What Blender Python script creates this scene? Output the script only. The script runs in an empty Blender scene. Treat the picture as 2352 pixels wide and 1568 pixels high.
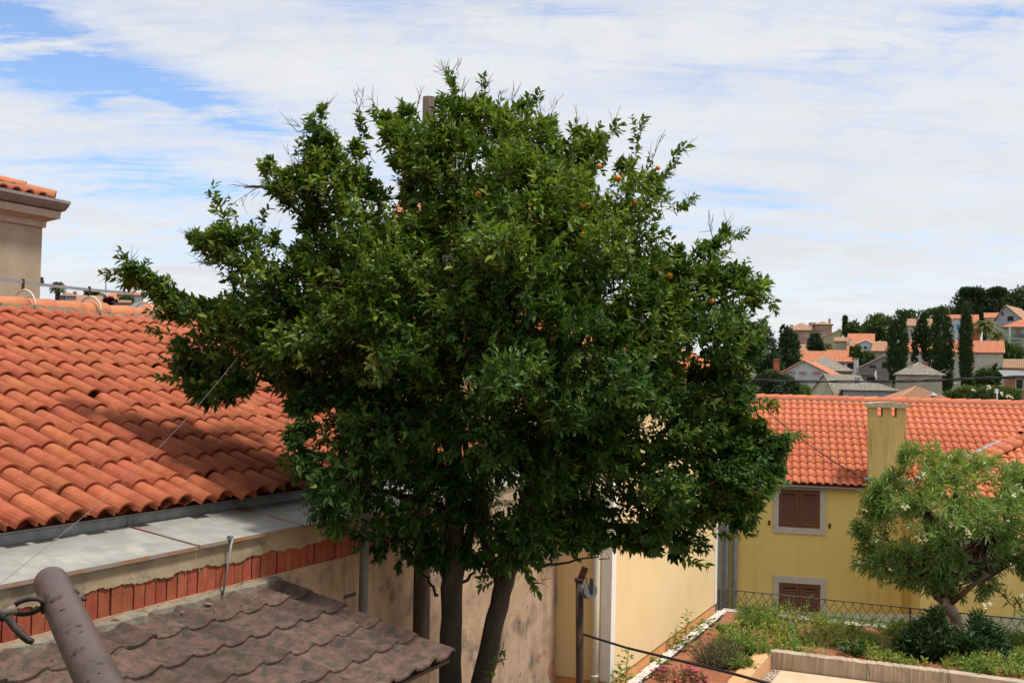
import bpy, bmesh, math, random
import numpy as np
from mathutils import Vector, Matrix

random.seed(7)
rng = np.random.default_rng(11)
S = bpy.context.scene
C = S.collection
PI = math.pi
R = math.radians

# ------------------------------------------------------------------ camera
F, CX, CY = 2500.0, 1176.0, 784.0           # photo pixels
PITCH, ROLL, HC = math.atan(85 / F), 0.022, 4.2
EYE = np.array([0.0, 0.0, HC])
fw = np.array([0, math.cos(PITCH), math.sin(PITCH)])
wr = np.array([1.0, 0, 0])
wu = np.array([0, -math.sin(PITCH), math.cos(PITCH)])
cr = math.cos(ROLL) * wr + math.sin(ROLL) * wu
cu = -math.sin(ROLL) * wr + math.cos(ROLL) * wu
cam = bpy.data.cameras.new('camera')
cam.sensor_width = 36.0
cam.lens = F / 2352 * 36
cam.clip_start, cam.clip_end = 0.1, 9000
co = bpy.data.objects.new('camera', cam)
C.objects.link(co)
co.matrix_world = Matrix(((cr[0], cu[0], -fw[0], 0), (cr[1], cu[1], -fw[1], 0), (cr[2], cu[2], -fw[2], HC), (0, 0, 0, 1)))
S.camera = co

# ------------------------------------------------------------------ sky and sun
SUN_AZ, SUN_EL = 110, 68
W = bpy.data.worlds.new('World')
S.world = W
W.use_nodes = True
nt = W.node_tree
for n in list(nt.nodes):
    nt.nodes.remove(n)


class NG:
    """small helper that wires shader nodes"""
    def __init__(s, t): s.t = t; s.L = t.links
    def n(s, typ, **k):
        x = s.t.nodes.new(typ)
        for a, b in k.items(): setattr(x, a, b)
        return x
    def put(s, sock, v):
        if isinstance(v, bpy.types.NodeSocket): s.L.new(v, sock)
        elif v is not None: sock.default_value = v
    def m(s, op, a, b=None, c=None, clamp=False):
        x = s.n('ShaderNodeMath', operation=op, use_clamp=clamp)
        s.put(x.inputs[0], a); s.put(x.inputs[1], b); s.put(x.inputs[2], c)
        return x.outputs[0]
    def mix(s, f, a, b, mode='MIX'):
        x = s.n('ShaderNodeMix', data_type='RGBA', blend_type=mode)
        s.put(x.inputs[0], f)
        s.put(x.inputs[6], a if isinstance(a, bpy.types.NodeSocket) else (*a, 1))
        s.put(x.inputs[7], b if isinstance(b, bpy.types.NodeSocket) else (*b, 1))
        return x.outputs[2]
    def noise(s, vec, scale, detail=4, rough=.55, dist=0.0):
        x = s.n('ShaderNodeTexNoise')
        s.put(x.inputs['Vector'], vec)
        x.inputs['Scale'].default_value = scale
        x.inputs['Detail'].default_value = detail
        x.inputs['Roughness'].default_value = rough
        x.inputs['Distortion'].default_value = dist
        return x.outputs['Fac']
    def map(s, v, a, b, c=0.0, d=1.0):
        x = s.n('ShaderNodeMapRange', interpolation_type='SMOOTHSTEP')
        s.put(x.inputs[0], v)
        for i, q in enumerate((a, b, c, d)): x.inputs[i + 1].default_value = q
        return x.outputs[0]


g = NG(nt)
geo = g.n('ShaderNodeTexCoord')
sep = g.n('ShaderNodeSeparateXYZ')
nt.links.new(geo.outputs['Generated'], sep.inputs[0])
dx, dy, dz = sep.outputs
az = g.m('ARCTAN2', dx, dy)
el = g.m('ARCSINE', dz)
den = g.m('ADD', g.m('MAXIMUM', dz, 0.0), 0.16)
cmb = g.n('ShaderNodeCombineXYZ')
g.put(cmb.inputs[0], g.m('DIVIDE', dx, den)); g.put(cmb.inputs[1], g.m('DIVIDE', dy, den))
mp = g.n('ShaderNodeMapping')
nt.links.new(cmb.outputs[0], mp.inputs[0])
mp.inputs['Rotation'].default_value = (0, 0, R(24))
mp.inputs['Scale'].default_value = (0.42, 1.5, 1)
cl1 = g.noise(mp.outputs[0], 1.1, 8, .58, .35)
cl2 = g.noise(mp.outputs[0], 3.2, 8, .62, .6)
cl3 = g.noise(cmb.outputs[0], 2.2, 9, .6, .4)


def opening(px, py, rx, ry, slope, amp):
    """a soft gap in the cloud sheet, by direction (azimuth, elevation)"""
    a0, e0 = math.atan((px - CX) / F), math.atan((867 + .022 * (px - CX) - py) / F)
    ux = g.m('SUBTRACT', az, a0); uy = g.m('SUBTRACT', el, e0)
    c_, s_ = math.cos(slope), math.sin(slope)
    p = g.m('ADD', g.m('MULTIPLY', ux, c_), g.m('MULTIPLY', uy, -s_))
    q = g.m('ADD', g.m('MULTIPLY', ux, s_), g.m('MULTIPLY', uy, c_))
    p = g.m('DIVIDE', p, rx / F); q = g.m('DIVIDE', q, ry / F)
    d = g.m('ADD', g.m('MULTIPLY', p, p), g.m('MULTIPLY', q, q))
    return g.m('MULTIPLY', g.m('POWER', 2.718, g.m('MULTIPLY', d, -1.0)), amp)


blue = None
for a in ((150, 160, 420, 60, .30, .95), (60, 235, 260, 26, .28, .35), (560, 300, 330, 28, .30, .35), (-420, 60, 500, 90, .3, .9), (330, 455, 330, 60, .12, .55), (500, 560, 300, 30, .05, .35),
          (1720, 455, 250, 34, .14, .72), (1950, 545, 420, 20, .04, .45), (2330, 70, 420, 70, -.30, .50), (1200, 10, 620, 26, .02, .45), (1560, 190, 520, 60, -.12, .26), (120, 20, 300, 40, .25, .35),
          (250, 600, 400, 24, 0, .30), (2150, 330, 300, 60, .1, .10), (1950, 650, 420, 50, 0, .24), (420, 430, 260, 40, .2, .30), (1000, 60, 300, 40, .1, .2)):
    o = opening(*a)
    blue = o if blue is None else g.m('ADD', blue, o)
wob = g.map(g.m('ADD', g.m('MULTIPLY', cl1, .45), g.m('MULTIPLY', cl2, .55)), .37, .60, .10, 1.30)
cl4 = g.noise(mp.outputs[0], 7.5, 9, .66, 1.1)
cl5 = g.noise(cmb.outputs[0], 6.5, 9, .68, .8)
thin = g.m('ADD', g.m('ADD', g.map(cl2, .46, .68, 0, .18), g.map(cl3, .46, .68, 0, .20)), g.m('ADD', g.map(cl4, .50, .68, 0, .16), g.map(cl5, .50, .70, 0, .15)))
wob = g.m('ADD', wob, g.m('ADD', g.map(cl4, .40, .62, -.35, .30), g.map(cl5, .42, .62, -.22, .20)))
bl = g.m('ADD', g.m('MULTIPLY', blue, wob), thin)
bl = g.m('MULTIPLY', bl, .92, clamp=True)
sky = g.n('ShaderNodeTexSky', sky_type='NISHITA', sun_disc=False)
sky.sun_elevation, sky.sun_rotation = R(SUN_EL), R(SUN_AZ)
sky.air_density, sky.dust_density, sky.ozone_density = 1.0, .6, 2.5
SKY_STR = 0.10
skyc = g.mix(1.0, sky.outputs[0], (1.62, 1.66, 1.82), 'MULTIPLY')
gray = g.map(g.m('ADD', g.m('MULTIPLY', cl1, .3), g.m('ADD', g.m('MULTIPLY', cl3, .4), g.m('MULTIPLY', cl4, .3))), .38, .62, 0, 1)
cloudc = g.mix(gray, (7.0, 7.2, 7.6), (8.2, 8.2, 8.2))
col = g.mix(bl, cloudc, skyc)
bg = g.n('ShaderNodeBackground')
bg.inputs[1].default_value = SKY_STR
nt.links.new(col, bg.inputs[0])
wo = g.n('ShaderNodeOutputWorld')
nt.links.new(bg.outputs[0], wo.inputs[0])

sd = Vector((math.sin(R(SUN_AZ)) * math.cos(R(SUN_EL)), math.cos(R(SUN_AZ)) * math.cos(R(SUN_EL)), math.sin(R(SUN_EL))))
sl = bpy.data.lights.new('sun', 'SUN')
sl.energy, sl.angle, sl.color = 4.0, R(8), (1.0, .95, .87)
so = bpy.data.objects.new('sun', sl)
so.rotation_euler = (-sd).to_track_quat('-Z', 'Y').to_euler()
so.location = (30, -12, 60)
C.objects.link(so)
S.view_settings.view_transform = 'Standard'
S.view_settings.look = 'None'
S.view_settings.exposure = 0.12
S.view_settings.gamma = 1.0
S.view_settings.use_curve_mapping = False
S.render.engine = 'CYCLES'
S.cycles.use_denoising = True
S.cycles.max_bounces = 6
S.cycles.transparent_max_bounces = 8


# ------------------------------------------------------------------ pixel and town frames
def ray(px, py):
    return cr * (px - CX) / F + cu * (CY - py) / F + fw


def at(px, py, Y):
    d = ray(px, py)
    return EYE + d * (Y / d[1])


d_ = ray(2300, 894)
TH = math.atan2(d_[0], d_[1])
EW = np.array([math.cos(TH), -math.sin(TH), 0.0])      # town frame: w to the right, u away
EU = np.array([math.sin(TH), math.cos(TH), 0.0])
EZ = np.array([0, 0, 1.0])


def T(w, u, z): return EW * w + EU * u + EZ * z


def on_w(px, py, w):
    d = ray(px, py); return EYE + d * (w / d.dot(EW))


def on_u(px, py, u):
    d = ray(px, py); return EYE + d * (u / d.dot(EU))


def on_z(px, py, z):
    d = ray(px, py); return EYE + d * ((z - HC) / d[2])


def wu_of(p): return p.dot(EW), p.dot(EU)


def frame(o, x, y, z):
    return Matrix(((x[0], y[0], z[0], o[0]), (x[1], y[1], z[1], o[1]), (x[2], y[2], z[2], o[2]), (0, 0, 0, 1)))


def nrm(v):
    v = np.asarray(v, float); return v / (np.linalg.norm(v) + 1e-12)


def to_px(P):
    P = np.atleast_2d(P) - EYE
    zc = P @ fw
    return CX + F * (P @ cr) / zc, CY - F * (P @ cu) / zc


# ------------------------------------------------------------------ materials
MATS = {}


def mat(name, col, col2=None, scale=6.0, rough=.8, rand=0.0, bump=0.0, bscale=40., metal=0.0, stain=None, stscale=1.5, stlo=.55, sthi=.75,
        stain2=None, tint=None, transl=0.0, spec=.4, detail=5, stripes=0.0, coords='Object', stretch=None, wave_dir='X'):
    if name in MATS: return MATS[name]
    m_ = bpy.data.materials.new(name)
    m_.use_nodes = True
    t = m_.node_tree
    q = NG(t)
    bs = t.nodes['Principled BSDF']
    out = t.nodes['Material Output']
    tc = q.n('ShaderNodeTexCoord')
    vec = tc.outputs[coords]
    oi = q.n('ShaderNodeObjectInfo')
    off = q.n('ShaderNodeVectorMath', operation='ADD')
    t.links.new(vec, off.inputs[0])
    cb = q.n('ShaderNodeCombineXYZ')
    for i in range(3): q.put(cb.inputs[i], q.m('MULTIPLY', oi.outputs['Random'], 37.0 + 11 * i))
    t.links.new(cb.outputs[0], off.inputs[1])
    v = off.outputs[0]
    if stretch:
        mpp = q.n('ShaderNodeMapping'); mpp.inputs['Scale'].default_value = stretch
        t.links.new(v, mpp.inputs[0]); v = mpp.outputs[0]
    c = None
    if col2 is not None:
        c = q.mix(q.map(q.noise(v, scale, detail), .35, .65), col, col2)
    else:
        c = q.mix(0.0, col, col)
    if tint is not None:        # a second colour picked per face
        at_ = q.n('ShaderNodeAttribute', attribute_name='tint')
        c = q.mix(at_.outputs['Fac'], c, tint)
    if stain is not None:
        c = q.mix(q.map(q.noise(v, stscale, 7, .65), stlo, sthi), c, stain)
    if stain2 is not None:      # (colour, scale, lo, hi, stretch): run-down streaks and blotches
        m2 = q.n('ShaderNodeMapping'); m2.inputs['Scale'].default_value = stain2[4]
        t.links.new(off.outputs[0], m2.inputs[0])
        c = q.mix(q.map(q.noise(m2.outputs[0], stain2[1], 8, .68), stain2[2], stain2[3]), c, stain2[0])
    if rand:
        hv = q.n('ShaderNodeHueSaturation')
        q.put(hv.inputs['Value'], q.m('ADD', q.m('MULTIPLY', oi.outputs['Random'], 2 * rand), 1 - rand))
        q.put(hv.inputs['Hue'], q.m('ADD', q.m('MULTIPLY', q.m('FRACT', q.m('MULTIPLY', oi.outputs['Random'], 17.3)), .011), .4945))
        t.links.new(c, hv.inputs['Color']); c = hv.outputs[0]
    t.links.new(c, bs.inputs['Base Color'])
    bs.inputs['Roughness'].default_value = rough
    bs.inputs['Metallic'].default_value = metal
    bs.inputs['Specular IOR Level'].default_value = spec
    hsock = None
    if bump:
        hsock = q.noise(v, bscale, 6, .6)
    if stripes:
        wv = q.n('ShaderNodeTexWave', wave_type='BANDS', bands_direction=wave_dir)
        t.links.new(vec, wv.inputs[0])
        wv.inputs['Scale'].default_value = stripes
        hs = q.m('MULTIPLY', wv.outputs['Fac'], .5)
        hsock = hs if hsock is None else q.m('ADD', hs, hsock)
    if hsock is not None:
        bp = q.n('ShaderNodeBump')
        bp.inputs['Strength'].default_value = bump or .4
        bp.inputs['Distance'].default_value = .01
        t.links.new(hsock, bp.inputs['Height'])
        t.links.new(bp.outputs[0], bs.inputs['Normal'])
    if transl:
        tr = q.n('ShaderNodeBsdfTranslucent')
        t.links.new(q.mix(1.0, c, (1.0, 1.25, .55), 'MULTIPLY'), tr.inputs[0])
        ms = q.n('ShaderNodeMixShader'); ms.inputs[0].default_value = transl
        t.links.new(bs.outputs[0], ms.inputs[1]); t.links.new(tr.outputs[0], ms.inputs[2])
        t.links.new(ms.outputs[0], out.inputs['Surface'])
    MATS[name] = m_
    return m_


M_TILE = mat('terracotta_tile', (.345, .083, .034), (.41, .115, .050), 9, .85, rand=.09, bump=.3, bscale=70, stain=(.15, .065, .04), stscale=6, stlo=.58, sthi=.78, stripes=17)
M_PAN = mat('terracotta_pan', (.17, .045, .022), (.24, .068, .032), 5, .85, stain=(.10, .06, .04), stscale=3)
M_RIDGE = mat('terracotta_ridge', (.46, .145, .062), (.50, .18, .08), 6, .82, rand=.05, bump=.2, stain=(.33, .14, .07), stscale=4, stlo=.62)
M_YTILE = mat('terracotta_new', (.47, .125, .052), (.52, .155, .068), 8, .78, rand=.07, bump=.15, stain=(.36, .11, .06), stscale=6, stlo=.6)
M_FAR_OR = mat('far_tile_orange', (.47, .165, .08), (.55, .225, .115), 2.5, .85, stain=(.34, .165, .10), stscale=.9, stlo=.5)
M_FAR_TAN = mat('far_tile_tan', (.33, .19, .11), (.44, .28, .17), 3.5, .88, stain=(.20, .13, .09), stscale=1.2, stlo=.5)
M_FAR_GREY = mat('far_tile_grey', (.24, .21, .17), (.36, .32, .26), 4.5, .9, stain=(.13, .115, .10), stscale=2.2, stlo=.5)
M_FAR_MIX = mat('far_tile_mixed', (.42, .15, .075), (.40, .28, .17), 5.5, .9, stain=(.20, .13, .09), stscale=2.2, stlo=.5)
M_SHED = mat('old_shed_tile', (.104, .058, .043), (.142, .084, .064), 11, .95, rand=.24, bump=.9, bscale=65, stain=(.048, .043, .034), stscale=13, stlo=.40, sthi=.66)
M_MORT = mat('mortar', (.19, .165, .125), (.26, .22, .165), 14, .95, bump=.8, bscale=45, stain=(.10, .09, .075), stscale=9)
M_ZINC = mat('weathered_zinc', (.27, .262, .24), (.325, .32, .295), 5, .65, bump=.1, bscale=30, stain=(.42, .40, .33), stscale=3.2, stlo=.48, metal=.15)
M_ZDARK = mat('zinc_upstand', (.22, .245, .25), (.30, .325, .33), 8, .55, stain=(.14, .15, .15), stscale=5, metal=.2)
M_RUSTEDGE = mat('rusty_edge', (.26, .24, .22), (.30, .14, .07), 5, .7, stain=(.34, .15, .07), stscale=2.5, stlo=.5)
M_PLAST = mat('old_plaster', (.33, .255, .16), (.40, .315, .205), 3.5, .92, bump=.7, bscale=24, stain=(.18, .145, .11), stscale=2.8, stlo=.50, sthi=.70, stain2=((.20, .16, .115), 2.2, .54, .74, (3, 3, .6)))
M_PEEL = mat('peeling_plaster', (.36, .245, .155), (.45, .32, .215), 3.4, .92, bump=.7, bscale=22, stain=(.13, .105, .085), stscale=2.4, stlo=.50, sthi=.70, stain2=((.17, .135, .11), 1.5, .50, .72, (2.5, 2.5, .5)))
M_PATCH = mat('red_wall_patch', (.34, .135, .09), (.42, .21, .15), 9, .95, bump=.5)
M_BRICK = mat('hollow_brick', (.30, .062, .030), (.37, .092, .046), 7, .9, rand=.14, bump=.5, bscale=60, stain=(.15, .075, .05), stscale=9, stlo=.50, stripes=24)
M_TOWER = mat('grey_render', (.34, .275, .195), (.39, .325, .235), 3.0, .9, bump=.15, bscale=35, stain=(.29, .22, .15), stscale=1.2, stlo=.5, stain2=((.28, .21, .145), 1.2, .52, .75, (3, 3, .4)))
M_STONE = mat('cornice_stone', (.38, .315, .24), (.44, .37, .285), 5, .9, stain=(.30, .19, .12), stscale=2.5, stlo=.56)
M_CREAM = mat('cream_render', (.76, .57, .30), (.79, .60, .33), 1.6, .85, bump=.12, bscale=60, stain=(.72, .52, .26), stscale=.8, stlo=.52, stain2=((.69, .50, .25), 1.1, .55, .8, (3, 3, .25)))
M_PLINTH = mat('orange_plinth', (.62, .285, .095), (.66, .32, .12), 3, .85, bump=.1, stain=(.46, .20, .08), stscale=4, stlo=.58)
M_WHITE = mat('white_trim', (.74, .71, .67), (.78, .75, .71), 5, .8)
M_PIPEW = mat('cream_pipe', (.60, .58, .49), None, rough=.45, spec=.5)
M_YELLOW = mat('yellow_render', (.88, .62, .20), (.90, .65, .22), 1.1, .85, bump=.15, bscale=50, stain=(.82, .575, .165), stscale=.7, stlo=.5, stain2=((.72, .49, .15), .9, .50, .78, (3, 3, .22)))
M_YCHIM = mat('chimney_render', (.62, .46, .16), (.70, .53, .20), 2.0, .9, bump=.2, stain=(.33, .27, .10), stscale=1.6, stlo=.5, stretch=(5, 5, .35))
M_FRAME = mat('stone_frame', (.56, .49, .42), (.62, .55, .47), 7, .85, stain=(.48, .41, .34), stscale=6)
M_SHUT = mat('brown_shutter', (.16, .052, .024), (.20, .068, .032), 6, .55, stretch=(3, 3, 18))
M_DARK = mat('dark_opening', (.012, .011, .011), None, rough=.6)
M_GREY = mat('grey_metal', (.25, .26, .265), (.31, .32, .33), 4, .5, metal=.25)
M_GUT = mat('steel_gutter', (.34, .355, .37), None, rough=.38, metal=.55)
M_RUST = mat('rusty_pipe', (.062, .040, .033), (.090, .054, .043), 9, .45, bump=.5, bscale=26, stain=(.20, .085, .04), stscale=6, stlo=.62, sthi=.74, spec=.6)
M_RUST2 = mat('rust_dark', (.035, .022, .017), (.075, .036, .020), 14, .8, bump=.6, bscale=60)
M_IRON = mat('black_iron', (.022, .020, .020), (.05, .034, .028), 30, .6, bump=.5, bscale=90)
M_FENCE = mat('fence_iron', (.10, .082, .072), (.15, .10, .075), 12, .6)
M_CABLE = mat('black_cable', (.018, .019, .021), None, rough=.5)
M_WIRE = mat('grey_wire', (.20, .17, .145), None, rough=.5)
M_BARK = mat('orange_bark', (.034, .026, .019), (.056, .043, .031), 9, .95, bump=.8, bscale=30, stretch=(1, 1, .3), stain=(.03, .026, .018), stscale=3)
M_TWIG = mat('twig', (.085, .052, .032), (.13, .085, .05), 5, .9)
M_POLEWOOD = mat('weathered_wood', (.075, .055, .042), (.12, .09, .068), 5, .9, bump=.6, bscale=20, stretch=(8, 8, .5))
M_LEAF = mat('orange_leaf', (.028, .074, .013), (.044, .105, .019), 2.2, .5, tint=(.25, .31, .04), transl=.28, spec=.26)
M_LEAFP = mat('orange_leaf_single', (.036, .092, .016), (.075, .15, .024), .8, .44, rand=.3, transl=.25, spec=.32)
M_ORANGE = mat('orange_skin', (.72, .22, .018), (.66, .26, .03), 4, .45, rand=.12, bump=.2, bscale=160)
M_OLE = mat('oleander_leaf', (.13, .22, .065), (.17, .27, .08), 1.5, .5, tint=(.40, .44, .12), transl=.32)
M_OLED = mat('oleander_shrub_leaf', (.026, .062, .022), (.038, .082, .028), 2, .45, tint=(.07, .12, .03), transl=.15)
M_OLEBARK = mat('pale_bark', (.33, .22, .16), (.42, .31, .235), 7, .9, bump=.5, stain=(.20, .13, .09), stscale=6)
M_FLOW = mat('white_flower', (.80, .76, .62), None, rough=.7, transl=.2)
M_PINK = mat('pink_flower', (.72, .08, .30), None, rough=.6, transl=.2)
M_WEED = mat('weed_leaf', (.095, .185, .032), (.13, .225, .042), 1.2, .6, tint=(.30, .32, .065), transl=.3)
M_WEEDG = mat('grey_herb_leaf', (.072, .095, .042), (.105, .125, .06), 1.5, .7, tint=(.17, .14, .07), transl=.2)
M_SOIL = mat('red_soil', (.23, .082, .038), (.29, .115, .056), 3.5, .95, bump=.9, bscale=14, stain=(.11, .042, .024), stscale=2.5)
M_GRAV = mat('white_gravel', (.62, .57, .51), (.74, .70, .65), 14, .85, rand=.1, tint=(.45, .38, .31))
M_PEB = mat('brown_pebble', (.30, .22, .15), (.44, .36, .27), 25, .85, tint=(.5, .44, .37))
M_CONC = mat('garden_concrete', (.37, .29, .215), (.44, .355, .27), 5, .92, bump=.5, bscale=35, stain=(.22, .18, .145), stscale=2.2, stlo=.52)
M_CONCO = mat('orange_concrete', (.56, .30, .14), (.60, .36, .19), 5, .92, bump=.4, bscale=35, stain=(.42, .20, .09), stscale=5)
M_FLOOR = mat('terrace_floor', (.50, .375, .25), (.56, .43, .30), 3, .85, bump=.2, bscale=40, stain=(.43, .32, .215), stscale=2)
M_PLAST_BLK = mat('black_edging', (.02, .02, .022), None, rough=.6)
M_GREENST = mat('green_stake', (.03, .17, .05), None, rough=.5)
M_GROUND = mat('earth', (.10, .085, .05), (.075, .09, .04), .25, .95, stain=(.16, .12, .08), stscale=.1)
M_HILL = mat('hill_earth', (.045, .065, .025), (.06, .08, .03), .08, .95)


def wallmat(name, c, k=.90): return mat(name, c, tuple(x * k for x in c), 2.0, .9, stain=tuple(x * .78 for x in c), stscale=.7, stlo=.55)


def treemat(name, c, tint, tr=.12): return mat(name, c, tuple(x * 1.25 for x in c), .7, .9, tint=tint, transl=tr, spec=.08)


# ------------------------------------------------------------------ object helpers
WM = {}


def wmat(o):
    return WM.get(o.name, Matrix.Identity(4))


def tag(o, label, cat, group=None, kind=None):
    o['label'] = label; o['category'] = cat
    if group: o['group'] = group
    if kind: o['kind'] = kind
    return o


def thing(name, label, cat, loc, rotz=0.0, group=None):
    o = bpy.data.objects.new(name, None)
    C.objects.link(o)
    o.empty_display_size = .2
    o.location = [float(x) for x in loc]; o.rotation_euler = (0, 0, rotz)
    WM[o.name] = Matrix.Translation(Vector([float(x) for x in loc])) @ Matrix.Rotation(rotz, 4, 'Z')
    return tag(o, label, cat, group)


def link(name, me, parent=None, M=None, kind=None):
    """link a mesh; M is its wanted world matrix"""
    o = bpy.data.objects.new(name, me)
    C.objects.link(o)
    M = M if M is not None else Matrix.Identity(4)
    if parent is not None:
        o.parent = parent
        o.matrix_basis = wmat(parent).inverted() @ M
    else:
        o.matrix_basis = M
    WM[o.name] = M
    if kind: o['kind'] = kind
    return o


class MB:
    """collects faces in world coordinates and links them as one mesh object"""
    def __init__(s): s.v = []; s.f = []
    def add(s, vs, fs):
        k = len(s.v)
        s.v.extend([tuple(float(c) for c in p) for p in vs]); s.f.extend([tuple(i + k for i in q) for q in fs]); return s
    def quad(s, a, b, c, d): return s.add((a, b, c, d), ((0, 1, 2, 3),))
    def tri(s, a, b, c): return s.add((a, b, c), ((0, 1, 2),))
    def box(s, o, x, y, z):
        """o corner, x y z edge vectors"""
        o, x, y, z = (np.asarray(k, float) for k in (o, x, y, z))
        if np.dot(np.cross(x, y), z) < 0: x, y = y, x
        p = [o, o + x, o + x + y, o + y, o + z, o + x + z, o + x + y + z, o + y + z]
        return s.add(p, ((0, 3, 2, 1), (4, 5, 6, 7), (0, 1, 5, 4), (1, 2, 6, 5), (2, 3, 7, 6), (3, 0, 4, 7)))
    def tbox(s, w0, w1, u0, u1, z0, z1):
        return s.box(T(w0, u0, z0), EW * (w1 - w0), EU * (u1 - u0), EZ * (z1 - z0))
    def tube(s, pts, rad, n=6, caps=True):
        pts = [np.asarray(p, float) for p in pts]
        if not hasattr(rad, '__len__'): rad = [rad] * len(pts)
        k0 = len(s.v)
        ref = None
        for i, p in enumerate(pts):
            d = nrm(pts[min(i + 1, len(pts) - 1)] - pts[max(i - 1, 0)])
            if ref is None:
                ref = np.array([0, 0, 1.0]) if abs(d[2]) < .9 else np.array([1.0, 0, 0])
            a = nrm(np.cross(d, ref)); b = np.cross(a, d); ref = b if abs(np.dot(b, d)) < .5 else ref
            for j in range(n):
                t = 2 * PI * j / n
                s.v.append(tuple(p + rad[i] * (a * math.cos(t) + b * math.sin(t))))
        for i in range(len(pts) - 1):
            for j in range(n):
                q, r_ = k0 + i * n, k0 + (i + 1) * n
                s.f.append((q + j, r_ + j, r_ + (j + 1) % n, q + (j + 1) % n))
        if caps:
            s.f.append(tuple(k0 + j for j in range(n)))
            s.f.append(tuple(k0 + (len(pts) - 1) * n + j for j in range(n))[::-1])
        return s
    def build(s, name, m_, parent=None, kind=None, smooth=False, M=None, bevel=0.0, tint=None):
        base = M if M is not None else (wmat(parent) if parent is not None else Matrix.Identity(4))
        inv = np.array(base.inverted())
        v = np.array(s.v, float).reshape(-1, 3)
        v = v @ inv[:3, :3].T + inv[:3, 3]
        me = bpy.data.meshes.new(name)
        me.from_pydata(v.tolist(), [], s.f)
        if m_ is not None: me.materials.append(m_)
        if smooth: me.polygons.foreach_set('use_smooth', [True] * len(me.polygons))
        if tint is not None:
            a = me.attributes.new('tint', 'FLOAT', 'FACE'); a.data.foreach_set('value', np.asarray(tint, np.float32))
        me.update()
        o = link(name, me, parent, base, kind)
        if bevel:
            b = o.modifiers.new('bevel', 'BEVEL'); b.width = bevel; b.segments = 2; b.limit_method = 'ANGLE'
        return o


def tri_mesh(name, V, Tt, m_, parent=None, tint=None, kind=None, smooth=True):
    """V (n,3) world, Tt (m,3)"""
    base = wmat(parent) if parent is not None else Matrix.Identity(4)
    inv = np.array(base.inverted())
    V = V @ inv[:3, :3].T + inv[:3, 3]
    me = bpy.data.meshes.new(name)
    me.vertices.add(len(V)); me.vertices.foreach_set('co', V.astype(np.float32).ravel())
    me.loops.add(Tt.size); me.loops.foreach_set('vertex_index', Tt.astype(np.int32).ravel())
    me.polygons.add(len(Tt))
    me.polygons.foreach_set('loop_start', np.arange(0, Tt.size, 3, dtype=np.int32))
    me.polygons.foreach_set('loop_total', np.full(len(Tt), 3, dtype=np.int32))
    me.update(calc_edges=True)
    if smooth: me.polygons.foreach_set('use_smooth', np.ones(len(Tt), bool))
    if tint is not None:
        a = me.attributes.new('tint', 'FLOAT', 'FACE'); a.data.foreach_set('value', tint.astype(np.float32))
    me.materials.append(m_)
    me.update()
    return link(name, me, parent, base, kind)


# leaf shapes: along, across, off
LEAF8 = (np.array([(0, 0, 0), (.3, -.5, .06), (.3, .5, .06), (.3, 0, -.04), (.66, -.4, -.02), (.66, .4, -.02), (.66, 0, -.11), (1, 0, -.26)], float),
         np.array([(0, 1, 3), (0, 3, 2), (1, 4, 6), (1, 6, 3), (3, 6, 5), (3, 5, 2), (4, 7, 6), (6, 7, 5)]))
LEAF4 = (np.array([(0, 0, 0), (.45, -.5, .05), (.45, .5, .05), (.5, 0, -.05), (1, 0, -.15)], float),
         np.array([(0, 1, 3), (0, 3, 2), (1, 4, 3), (3, 4, 2)]))
LEAF2 = (np.array([(0, 0, 0), (.5, -.5, .06), (.5, .5, -.06), (1, 0, -.1)], float), np.array([(0, 1, 2), (1, 3, 2)]))


def leaf_geo(shape, P, D, L, Wd, up=None):
    tv, tf = shape
    n = len(P)
    D = D / (np.linalg.norm(D, axis=1, keepdims=True) + 1e-9)
    r_ = (np.array([0, 0, 1.0]) if up is None else up) + rng.normal(0, .55, (n, 3))
    Sd = np.cross(D, r_); Sd /= np.linalg.norm(Sd, axis=1, keepdims=True) + 1e-9
    N = np.cross(Sd, D)
    L = np.broadcast_to(L, (n,)); Wd = np.broadcast_to(Wd, (n,))
    V = P[:, None, :] + D[:, None, :] * (tv[None, :, 0:1] * L[:, None, None]) + Sd[:, None, :] * (tv[None, :, 1:2] * Wd[:, None, None]) + N[:, None, :] * (tv[None, :, 2:3] * L[:, None, None])
    F_ = tf[None] + (np.arange(n) * len(tv))[:, None, None]
    return V.reshape(-1, 3), F_.reshape(-1, 3), (P, D, Sd, N)


def rand_dirs(n):
    v = rng.normal(0, 1, (n, 3)); return v / np.linalg.norm(v, axis=1, keepdims=True)


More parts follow.
